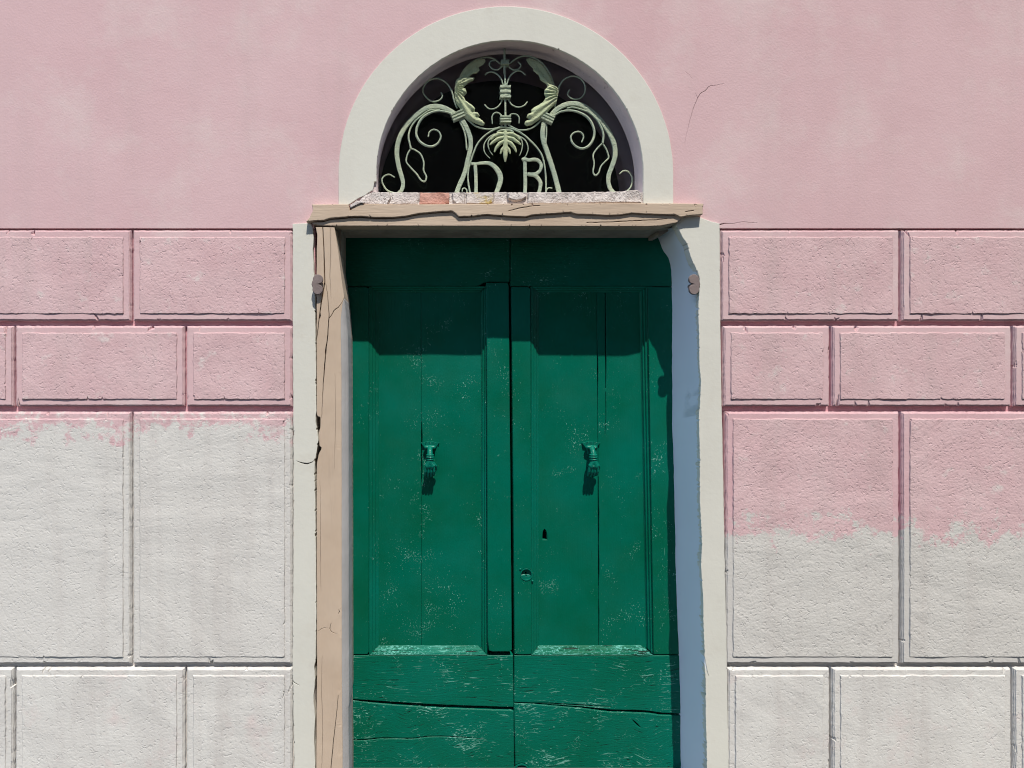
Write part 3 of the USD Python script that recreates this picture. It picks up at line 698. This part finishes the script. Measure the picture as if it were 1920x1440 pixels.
# right half
strap('main_scroll', c3([(505, 690), (545, 640), (600, 600), (660, 575), (740, 570), (830, 600), (930, 680), (1000, 760), (1060, 850), (1100, 950), (1108, 1050), (1080, 1150), (1050, 1230), (1046, 1300), (1065, 1360), (1100, 1400)]), 0.0168, taper=[1, 1, 1, 1, 1, 0.9, 0.7])
rod('tail_scroll', c3([(1056, 1340), (1085, 1382), (1150, 1400), (1215, 1385), (1258, 1335), (1268, 1265), (1240, 1208), (1190, 1192), (1150, 1222)]), 0.0036, taper=[1.3, 1, 0.9, 0.7])
rod('spiral', c3([(540, 682), (600, 648), (680, 637), (760, 650), (840, 692), (890, 755), (912, 830), (903, 900), (868, 958), (810, 988), (750, 975), (706, 930), (695, 880), (720, 845), (765, 832), (800, 852), (812, 885), (795, 930)]), 0.0042, y=G - 0.003, taper=[0.9, 1.25, 1.25, 0.8, 0.7])
rod('spear', c3([(660, 612), (710, 606), (760, 615), (860, 650), (930, 712), (975, 785), (998, 860), (992, 940)]), 0.0036, y=G - 0.002, taper=[0.8, 1, 1.3])
rod('spear_loop', c3([(992, 935), (930, 1000), (904, 1055), (914, 1125), (904, 1200), (925, 1236), (955, 1212), (978, 1150), (1025, 1100), (1048, 1068), (1030, 1000), (992, 935)]), 0.0033)
rod('upper_scroll', c3([(545, 600), (562, 530), (575, 460), (595, 395), (645, 335), (720, 312), (790, 338), (828, 400), (825, 468), (790, 515), (740, 528), (692, 512), (668, 480), (684, 440)]), 0.0031, taper=[1.1, 1, 1, 0.9])
strap('leg', c3([(445, 745), (432, 850), (446, 930), (480, 1030), (520, 1150), (550, 1250), (588, 1400)]), 0.0165, d=0.009)
rod('leg_rod', c3([(470, 760), (468, 860), (462, 945)]), 0.0034)
rod('inner_arch', c3([(80, 790), (130, 798), (195, 822), (265, 864), (340, 932), (400, 1002), (438, 1080), (456, 1180), (464, 1280), (464, 1400)]), 0.0036)
rod('volute', c3([(420, 725), (350, 785), (285, 812), (220, 815), (165, 795), (115, 765)]), 0.0036)
rod('small_scroll', c3([(466, 1395), (474, 1365), (495, 1350), (522, 1358)]), 0.0026)
rod('frond', c3([(175, 852), (225, 888), (246, 945), (238, 1005), (220, 1052)]), 0.0028, taper=[1, 1, 0.6])
rod('frond', c3([(200, 862), (270, 908), (298, 975), (285, 1040), (250, 1085)]), 0.0026, taper=[1, 1, 0.6])
# centre rod and its c-scrolls
strap('centre_rod', c2([(1222, 60), (1222, 180), (1222, 290)]), 0.007)
strap('centre_rod', c2([(1224, 270), (1226, 340), (1228, 420)]), 0.009, taper=[0.55, 1.0])
strap('centre_rod', c2([(1228, 500), (1228, 600), (1230, 790)]), 0.0066)
for pts in (c2([(1212, 410), (1190, 342), (1150, 293), (1100, 275), (1062, 283), (1040, 303)]), c2([(1205, 525), (1170, 588), (1120, 618), (1072, 614), (1034, 578)]), c2([(1215, 700), (1172, 660), (1132, 655), (1106, 690), (1108, 758)]),
            c2([(1200, 220), (1160, 252), (1110, 246), (1080, 205), (1098, 172), (1132, 172)]),
            c3([(95, 405), (128, 318), (180, 272), (230, 268), (272, 302)]), c3([(110, 525), (150, 582), (208, 602), (260, 586), (292, 552)]), c3([(105, 705), (145, 666), (190, 670), (214, 702), (214, 752)]),
            c3([(120, 230), (165, 258), (212, 246), (230, 208), (204, 180)])):
    rod('c_scroll', pts, 0.0029, y=G - 0.001, taper=[1, 1, 0.85])
# stems that carry the leaves up into the shade of the arch
rod('leaf_stem', c2([(790, 400), (800, 340), (830, 268), (880, 205), (950, 155), (1040, 130), (1120, 142), (1180, 185)]), 0.0032, y=G + 0.006)
rod('leaf_stem', c3([(550, 420), (525, 330), (480, 240), (420, 172), (340, 127), (260, 117), (190, 142), (130, 185)]), 0.0032, y=G + 0.006)


def collar(cx, cy, w, h, ang, bands=3):
    """a wrapped iron collar, w by h px, turned by ang degrees"""
    s = F / (D + G)
    x, z = W(cx, cy, G)
    parts = []
    m = trimesh.creation.box((w / s, 0.016, h / s * 0.8))
    parts.append(m.subdivide().subdivide())
    for i in range(bands):
        zz = (-0.42 + 0.84 * i / (bands - 1)) * h / s
        b = trimesh.creation.box((w / s * 1.12, 0.021, h / s * 0.2))
        b.apply_translation((0, 0, zz))
        parts.append(b.subdivide().subdivide())
    m = trimesh.util.concatenate(parts)
    m.apply_transform(trimesh.transformations.rotation_matrix(math.radians(ang), (0, 1, 0)))
    m.apply_translation((x, G, z))
    nz = meshkit.fbm(m.vertices * 120, 3, 2) - 0.5
    m.vertices += nz[:, None] * 0.003
    obj('collar', m, IRON_PAINT, grille, smooth=20)


collar(947.2, 173.6, 18, 22, 0)
collar(947.5, 225, 18, 12, 0)
collar(946.5, 119, 14, 8, 0, 2)
collar(859.5, 217, 23, 13, -24)
collar(1026.8, 222, 21, 13, 25)


def leaf(name, pts, spine, ridges, y=G - 0.006, mat=None, label=None, puff=0.9, sharp=1):
    """a forged leaf: an outline with a raised belly and ridges running off its spine"""
    q_ = spline(pts, sharp, True)
    s = Polygon(P(rag([tuple(a) for a in q_] + [tuple(q_[0])], 0.9, 1.2, len(pts), 0.35), y)).buffer(0)
    if s.geom_type != 'Polygon':
        s = max(s.geoms, key=lambda g: g.area)
    a, b = (np.array(W(*q, y)) for q in spine)
    d = (b - a) / np.linalg.norm(b - a)
    nrm = np.array([-d[1], d[0]])
    edge = s.exterior

    def w(p):
        q = p[:, [0, 2]] - a
        u, t = q @ d, q @ nrm
        dist = shapely.distance(shapely.points(p[:, 0], p[:, 2]), edge)
        belly = -puff * np.minimum(dist, 0.008)
        th = np.arctan2(t, u + 0.004)
        return belly + 0.0024 * np.minimum(dist / 0.004, 1) * np.cos(th * ridges)
    m = slab(s, y, y + 0.004, 0.0035, 0, warp=w)
    obj(name, m, mat or LEAF_PAINT, grille, smooth=50, label=label)


leaf('acanthus_leaf', c2([(800, 322), (850, 325), (900, 320), (942, 325), (932, 348), (885, 368), (850, 402), (836, 425), (860, 428), (868, 468), (842, 498), (858, 540), (920, 580), (948, 612), (945, 634), (925, 640), (970, 650), (992, 680), (965, 690), (1015, 722),
                        (1038, 752), (1025, 770), (985, 762), (930, 738), (880, 712), (845, 688), (828, 650), (800, 600), (770, 560), (757, 500), (758, 420), (768, 350)]), c2([(740, 430), (1000, 760)]), 27)
leaf('acanthus_leaf', c2([(800, 335), (830, 262), (880, 208), (950, 165), (1035, 150), (1045, 172), (1025, 200), (980, 226), (988, 252), (965, 280), (920, 290), (885, 320), (840, 345)]), c2([(790, 360), (1040, 165)]), 14, y=G + 0.0, puff=0.5)
leaf('acanthus_leaf', c3([(408, 338), (445, 352), (500, 388), (560, 405), (580, 430), (575, 500), (560, 560), (520, 600), (480, 645), (430, 692), (380, 732), (330, 765), (290, 774), (264, 755), (272, 732), (312, 712), (285, 692), (295, 666), (335, 650),
                        (325, 628), (355, 602), (400, 580), (440, 550), (465, 510), (450, 478), (454, 438), (482, 412), (470, 383), (438, 362)]), c3([(620, 480), (280, 760)]), 27)
leaf('acanthus_leaf', c3([(535, 400), (510, 315), (460, 235), (400, 175), (312, 142), (282, 155), (310, 202), (350, 238), (350, 262), (400, 300), (415, 338), (470, 378)]), c3([(550, 420), (300, 150)]), 14, y=G + 0.0, puff=0.5)
lobes = [[(1226, 850, 20), (1226, 960, 22), (1225, 1060, 21), (1224, 1112, 9)]]
for sg in (-1, 1):
    lobes += [[(1226 + sg * a, b, r) for a, b, r in q] for q in ([(5, 862, 15), (62, 862, 19), (108, 884, 14), (132, 912, 8)], [(5, 890, 15), (70, 908, 18), (116, 938, 13), (140, 958, 7)],
                                                                [(5, 925, 15), (52, 950, 18), (84, 988, 14), (100, 1024, 8)], [(5, 975, 14), (32, 1008, 14), (44, 1040, 8)])]
pl_ = blob([[(*W(700 + a / 4.966, 80 + b / 4.966, G)[:1], 0.0, W(700 + a / 4.966, 80 + b / 4.966, G)[1], r / 4.966 / 507) for a, b, r in q] for q in lobes], 0.004, 2)
pl_.vertices[:, 1] = G - 0.010 + pl_.vertices[:, 1] * 0.8
obj('palm_leaf', pl_, LEAF_PAINT, grille, smooth=40, label='small lobed iron leaf hanging under the inner arch')
strap('leaf_cap', c2([(1150, 842), (1180, 828), (1226, 822), (1272, 828), (1302, 842)]), 0.006, y=G - 0.006)
# the letters
strap('letter_d', c2([(912, 1130), (975, 1128), (1050, 1122), (1100, 1136), (1145, 1175), (1178, 1235), (1182, 1290), (1165, 1345), (1145, 1400)]), 0.0158, y=G - 0.002, label='bowl of the letter D', taper=[0.6, 0.7, 0.9, 1.15, 1.15, 1.0])
strap('letter_d', c2([(948, 1135), (953, 1220), (956, 1300), (956, 1400)]), 0.0125, y=G - 0.001, label='stem of the letter D')
strap('letter_b', c3([(268, 1100), (270, 1200), (272, 1300), (270, 1400)]), 0.0132, y=G - 0.001, label='stem of the letter B')
strap('letter_b', c3([(244, 1098), (262, 1086), (300, 1098), (340, 1092), (385, 1098), (416, 1135), (412, 1185), (375, 1222), (330, 1230), (290, 1226)]), 0.0115, y=G - 0.003, label='upper bowl of the letter B')
strap('letter_b', c3([(300, 1228), (350, 1236), (388, 1262), (412, 1305), (410, 1350), (398, 1400)]), 0.0125, y=G - 0.003, label='lower bowl of the letter B')
# iron nail that holds the grille in the crown of the arch
nail = trimesh.creation.icosphere(2, 0.008)
nail.apply_translation((W(957, 89, 0.05)[0], 0.05, W(957, 86, 0.05)[1]))
obj('nail', nail, RUST, grille)

# ------------------------------------------------------------------ the double door
YD, YPN = 0.17, 0.194
cutters = {}


def dslab(name, pts, mat, parent, yf=YD, yb=0.215, r=0.002, seed=0, amp=0.0012, ragged=0.25, label=None, cut=None, refine=0.05, freq=4.0):
    s = Polygon([W(a, b, yf) for a, b in rag(list(pts) + [pts[0]], ragged, 8, seed, 0.1)]).buffer(0)
    if cut is not None:
        s = s.difference(cut)
    return obj(name, rounded(s, yf, yb, r, refine, amp, freq, seed), mat, parent, label=label)


def moulding(parent, out, inn, side, mat, profile, label=None):
    """one mitred side of a panel moulding between the px rectangles out and inn (left, top, right, bottom); profile: (way from out to inn, way from front to panel)"""
    def rect(t):
        l, tp, r, b = (o + (i - o) * t for o, i in zip(out, inn))
        return [(l, tp), (r, tp), (r, b), (l, b)]
    a, b = {'left': (3, 0), 'top': (0, 1), 'right': (1, 2), 'bottom': (2, 3)}[side]
    pts, nseg = [], 40
    for t, d in profile:
        y = YD + d * (YPN - YD)
        q = rect(t)
        p, r = np.array(W(*q[a], YD)), np.array(W(*q[b], YD))
        for i in range(nseg + 1):
            x, z = p + (r - p) * i / nseg
            wob = 0.0009 * (meshkit.noise(np.array([x * 40, t * 9, z * 40]), 3) - 0.5)
            pts.append((x + wob, y + wob, z + wob))
    m = len(profile)
    n1 = nseg + 1
    for t in (1.0, 0.0):                                   # closing back
        q = rect(t)
        p, r = np.array(W(*q[a], YD)), np.array(W(*q[b], YD))
        pts += [(*(p + (r - p) * i / nseg)[:1], 0.212, (p + (r - p) * i / nseg)[1]) for i in range(n1)]
    m += 2
    f = []
    for j in range(m):
        for i in range(nseg):
            A_, B_, C_, D_ = j * n1 + i, j * n1 + i + 1, ((j + 1) % m) * n1 + i + 1, ((j + 1) % m) * n1 + i
            f += [(A_, B_, C_), (A_, C_, D_)]
    for i in (0, nseg):
        for j in range(1, m - 1):
            f.append((i, j * n1 + i, (j + 1) * n1 + i) if i else (i, (j + 1) * n1 + i, j * n1 + i))
    me = trimesh.Trimesh(np.array(pts), f, process=False)
    if me.volume < 0:
        me.invert()
    obj('moulding', me, mat, parent, smooth=20, label=label)


PROF = [(0, 0.0), (0.06, 0.10), (0.30, 0.22), (0.36, 0.40), (0.62, 0.56), (0.68, 0.74), (0.94, 0.93), (1.0, 1.06)]
PROF_R = [(0, 0.0), (0.03, 0.30), (0.26, 0.30), (0.30, 0.62), (0.52, 0.58), (0.56, 0.9), (0.66, 1.0), (0.70, 1.25), (1.0, 1.25)]


def knocker(parent, px, py, tilt):
    x, z = W(px, py, YPN)
    t = thing('knocker', None, None, (x, YPN, z), parent)
    T = lambda m: (m.apply_scale(1.1), m.apply_translation((x, YPN, z)), m)[2]
    shape = Polygon([(-.032, .017), (-.020, .019), (-.008, .0225), (.008, .0225), (.020, .019), (.034, .018), (.024, .004), (.013, -.008), (.010, -.024), (0, -.030), (-.010, -.024), (-.013, -.008), (-.022, .004)])
    w = lambda p: -0.005 * np.clip(1 - (np.abs(p[:, 0]) / 0.03) ** 2, 0, 1) - 0.003 * np.sin(p[:, 0] * 420) * np.clip((p[:, 2] + .01) * 60, 0, 1)
    obj('back_plate', T(slab(shape, -0.005, 0.001, 0.003, 0, warp=w)), GREEN_METAL, t, smooth=40)
    boss = blob([[(-.014, -.014, .002, .0075), (.014, -.014, .002, .0075)], [(0, -.014, .002, .009), (0, -.03, -.010, .0095), (0, -.036, -.022, .0105)]], 0.003, 3)
    obj('hinge', T(boss), GREEN_METAL, t, smooth=True)
    rings = []
    for zz, R in ((-.0225, .0125), (-.0300, .0135), (-.0372, .0128)):
        tor = trimesh.creation.torus(R - 0.002, 0.0036, 24, 10)
        tor.apply_translation((tilt * -zz * 0.2, -.037, zz))
        rings.append(tor)
    obj('cuff', T(trimesh.util.concatenate(rings)), GREEN_METAL, t, smooth=True)
    ch = [[(0, -.037, -.030, .0112), (0, -.038, -.044, .0118)], [(0, -.038, -.044, .0118), (-.0085, -.039, -.062, .0098)], [(0, -.038, -.044, .0118), (.0075, -.039, -.062, .0098)],
          [(-.0095, -.039, -.060, .0095), (.009, -.039, -.060, .0095)]]
    for xx, L in ((-.0150, .92), (-.0052, 1.02), (.0048, 1.0), (.0142, .86)):
        ch.append([(xx * 0.9, -.0395, -.066, .0056), (xx, -.0375, -.066 - .016 * L, .0053), (xx, -.030, -.066 - .028 * L, .0047), (xx * 0.95, -.021, -.066 - .034 * L, .0042)])
    ch.append([(.010, -.036, -.050, .0065), (.0200, -.031, -.062, .0055), (.0215, -.0235, -.074, .0048), (.0165, -.017, -.084, .0043)])
    obj('hand', T(blob(ch, 0.0026, 4)), GREEN_METAL, t, smooth=True, label='iron hand hanging from its cuff with curled fingers')
    ball = trimesh.creation.icosphere(3, 0.0145)
    ball.apply_translation((0, -.0145, -.083))
    obj('ball', T(ball), GREEN_METAL, t, smooth=True)


# left leaf
dl = thing('door_leaf', 'left green panelled door leaf with its hand-shaped knocker beside the tan post', 'door', (W(650, 0, YD)[0], YD, 0.0))
dslab('top_rail', [(636, 425), (956, 425), (956, 529), (909, 529), (897, 537), (636, 537)], GREEN_H[0], dl, seed=81)
dslab('stile', [(638, 538), (692, 538), (692, 1227.5), (640, 1227.5)], GREEN_V[0], dl, seed=82, label='outer stile')
dslab('stile', [(912, 530), (954.0, 530), (960.0, 1222), (917, 1222), (914, 1200)], GREEN_V[1], dl, yf=YD - 0.006, seed=83, label='meeting stile with a raised cover strip')
left_out, left_in = (692, 537, 914, 1228), (710, 547, 897, 1215)
for sd in ('left', 'top', 'right', 'bottom'):
    moulding(dl, left_out, left_in, sd, GREEN_WORN if sd == 'bottom' else GREEN_V[2], PROF_R if sd == 'right' else PROF, label='worn pale ledge of the panel' if sd == 'bottom' else None)
dslab('panel_board', [(700, 540), (789.6, 540), (790.1, 1222), (702, 1222)], GREEN_VF, dl, yf=YPN, yb=0.214, r=0.001, seed=84, amp=0.002)
dslab('panel_board', [(789.7, 540), (906, 540), (908, 1222), (790.2, 1222)], GREEN_VF, dl, yf=YPN - 0.0006, yb=0.214, r=0.0008, seed=85, amp=0.002, cut=crack([(790.5, 790), (791, 820), (790.4, 850), (791, 880), (790.5, 905)], [0.3, 2.2, 1.4, 2.0, 0.3], YPN, 71, 0.4))
ck = [(645, 1310), (665, 1311.5), (690, 1313), (740, 1316.5), (800, 1320.5), (860, 1323), (920, 1325), (963.5, 1326)]
ckw = np.interp(np.linspace(645, 964, len(ck)), [645, 675, 720, 800, 964], [0.8, 1.6, 4.2, 5.5, 6.0])
dslab('bottom_rail', [(640, 1229), (962.3, 1229)] + [(a, b) for a, b in ck[::-1]] + [(640, 1309)], GREEN_H[1], dl, seed=86, ragged=0.5)
fine = crack([(636, 1386), (665, 1388), (690, 1387), (715, 1384), (750, 1384.5), (775, 1385), (800, 1381.5), (830, 1380.5), (870, 1383), (905, 1386)], [1.6, 1.4, 1.3, 1.2, 1.3, 1.4, 1.0, 0.9, 0.6, 0.2], YD, 62, 0.6)
dslab('bottom_plank', [(a, b + w_) for (a, b), w_ in zip(ck, ckw)] + [(964.5, 1440), (965, 1500), (640, 1500), (640, 1312)], GREEN_H[2], dl, seed=87, ragged=0.7, cut=fine)
knocker(dl, 806, 839, 0.15)
# right leaf
dr = thing('door_leaf', 'right green panelled door leaf with keyholes and a knocker beside the white reveal', 'door', (W(1260, 0, YD)[0], YD, 0.0))
dslab('top_rail', [(957.5, 425), (1290, 425), (1290, 537), (957.5, 537)], GREEN_H[0], dr, seed=91)
key2 = Point(*W(986.5, 1076.5, YD)).buffer(10.5 / 479.6, 24)
dslab('stile', [(958.5, 538), (995, 538), (997.5, 1227.5), (964.5, 1227.5)], GREEN_V[1], dr, seed=92, cut=key2, label='meeting stile with the round lock')
dslab('stile', [(1214, 538), (1282, 538), (1288, 1227.5), (1225, 1227.5)], GREEN_V[0], dr, seed=93, label='outer stile')
ignore_a, ignore_b = (995.5, 537, 1215, 1228), (1012.5, 547, 1198, 1213)
PB = YPN


def skewed(rect, dx):
    return rect


for sd in ('left', 'top', 'bottom'):
    moulding(dr, (996, 537, 1224, 1228), (1013, 547, 1206, 1215), sd, GREEN_WORN if sd == 'bottom' else GREEN_V[2], PROF, label='worn pale ledge of the panel' if sd == 'bottom' else None)
# the right moulding leans with the leaf
rm = []
for t, d in PROF_R:
    rm.append((W(1213 - 15 * t, 540 + 8 * t, YD), W(1226 - 15 * t, 1228 - 15 * t, YD), YD + d * (YPN - YD)))
nseg = 60
v = []
for (p, q, y) in rm + [(rm[-1][0], rm[-1][1], 0.212), (rm[0][0], rm[0][1], 0.212)]:
    for i in range(nseg + 1):
        x, z = np.array(p) + (np.array(q) - np.array(p)) * i / nseg
        wob = 0.0010 * (meshkit.noise(np.array([x * 40, y * 300, z * 30]), 3) - 0.5)
        v.append((x + wob, y + wob, z))
f, mm, n1 = [], len(rm) + 2, nseg + 1
for j in range(mm):
    for i in range(nseg):
        a, b, c, d = j * n1 + i, j * n1 + i + 1, ((j + 1) % mm) * n1 + i + 1, ((j + 1) % mm) * n1 + i
        f += [(a, b, c), (a, c, d)]
me = trimesh.Trimesh(np.array(v), f, process=False)
if me.volume < 0:
    me.invert()
obj('moulding', me, GREEN_V[2], dr, smooth=20)

slot = unary_union([Polygon([W(a, b, YPN) for a, b in [(1017, 1012), (1017.4, 1001), (1018.5, 995), (1021, 992), (1023.8, 995), (1025.5, 1001), (1026, 1012)]])])
jag = crack([(1119, 545), (1119.5, 700), (1120, 790)], [1.0, 1.6, 0.8], YPN, 63, 0.3)
dslab('panel_board', [(1004, 540), (1118.9, 540), (1119.6, 700), (1120.4, 790), (1121, 840), (1121, 905), (1122.3, 1222), (1006, 1222)], GREEN_V[0], dr, yf=YPN, yb=0.214, r=0.001, seed=94, amp=0.002, cut=slot)
gap = crack([(1135.5, 540), (1136, 640), (1136, 700), (1135.5, 728)], [2.0, 2.4, 2.4, 0.6], YPN, 64, 0.3)
gap2 = crack([(1135.5, 735), (1136, 780), (1134.5, 815)], [0.7, 0.6, 0.2], YPN, 65, 0.5)
lower_gap = crack([(1120.9, 895), (1121.5, 930), (1122, 960), (1121, 1010), (1122, 1050), (1120.8, 1100), (1122, 1150), (1121.6, 1205)], [3.2, 1.8, 3.6, 2.4, 3.8, 2.0, 3.6, 2.2], YPN, 66, 0.9)
upper_gap = crack([(1119.5, 640), (1119.8, 700), (1119.6, 750), (1120, 785)], [1.6, 3.4, 2.6, 0.8], YPN, 67, 0.5)
dslab('panel_board', [(1119.3, 540), (1202, 540), (1214, 1222), (1122.6, 1222), (1121.2, 905), (1121.2, 840), (1120.6, 790), (1120, 700)], GREEN_V[2], dr, yf=YPN + 0.0008, yb=0.214, r=0.001, seed=95, amp=0.002, cut=unary_union([gap, gap2, lower_gap, upper_gap]))
ck = [(963.5, 1317), (985, 1317.5), (1010, 1319), (1050, 1322), (1090, 1325), (1120, 1328.5), (1145, 1331), (1190, 1332), (1215, 1333), (1240, 1337), (1290, 1339)]
ckw = [1.2, 1.4, 2.0, 2.6, 3.0, 3.4, 4.2, 4.5, 4.6, 4.2, 3.6]
split2 = crack([(990, 1318), (1030, 1319), (1080, 1322), (1120, 1324.5), (1145, 1325)], [0.3, 1.4, 1.6, 1.4, 0.3], YD, 68, 0.5)
dslab('bottom_rail', [(964, 1229), (1288, 1229), (1290, 1337)] + ck[::-1], GREEN_H[1], dr, seed=96, ragged=0.5, cut=split2)
key3 = Point(*W(978, 1446, YD)).buffer(15 / 479.6, 24)
dslab('bottom_plank', [(a, b + w_) for (a, b), w_ in zip(ck, ckw)] + [(1290, 1500), (966, 1500), (966, 1440)], GREEN_H[2], dr, seed=97, ragged=0.7, cut=key3.union(crack([(1186, 1350), (1195, 1359), (1200, 1364)], [0.4, 3.0, 0.5], YD, 69)))
knocker(dr, 1107, 839, -0.1)


def lock(px, py, rpx, yf, label):
    """a domed round lock cover with a keyhole slit"""
    s = F / (D + yf)
    x, z = W(px, py, yf)
    t = thing('lock', label, None, (x, yf, z), dr)
    rim = Point(x, z).buffer(rpx * 1.10 / s, 32).difference(Point(x, z).buffer(rpx * 0.93 / s, 32))
    obj('rim', slab(rim, YD - 0.0015, YD + 0.003, None), GREEN_METAL, t)
    slit = unary_union([Point(x, z + 2.2 / s).buffer(1.7 / s, 12), Polygon([(x - 0.8 / s, z + 2 / s), (x + 0.8 / s, z + 2 / s), (x + 1.2 / s, z - 4.5 / s), (x - 1.2 / s, z - 4.5 / s)])])
    disc = Point(x, z).buffer(rpx * 0.93 / s, 32).difference(slit)
    R = rpx / s
    w = lambda p: 0.016 * np.clip(0.25 + (p[:, 2] - z) / R, 0, 1.4)     # the cover is pushed in at its top
    obj('cover', slab(disc, yf + 0.0005, yf + 0.004, 0.003, 0, warp=w), GREEN_METAL, t)
    obj('keyhole', slab(slit.buffer(0.002), yf + 0.016, yf + 0.018), BLACK, t)


stile_cut = None
lock(986.5, 1076.5, 10.5, YD + 0.004, 'round iron lock cover with a keyhole')
lock(978, 1447, 15, YD + 0.004, 'round iron lock cover low on the door')
for (a, b) in ((975.5, 1067), (998.5, 1089)):
    nl = trimesh.creation.icosphere(2, 0.0042)
    nl.vertices[:, 1] *= 0.6
    nl.apply_translation((W(a, b, YD)[0], YD - 0.001, W(a, b, YD)[1]))
    obj('nail', nl, GREEN_METAL, dr)
obj('keyhole', slab(slot.buffer(0.004), 0.2145, 0.22), BLACK, dr)
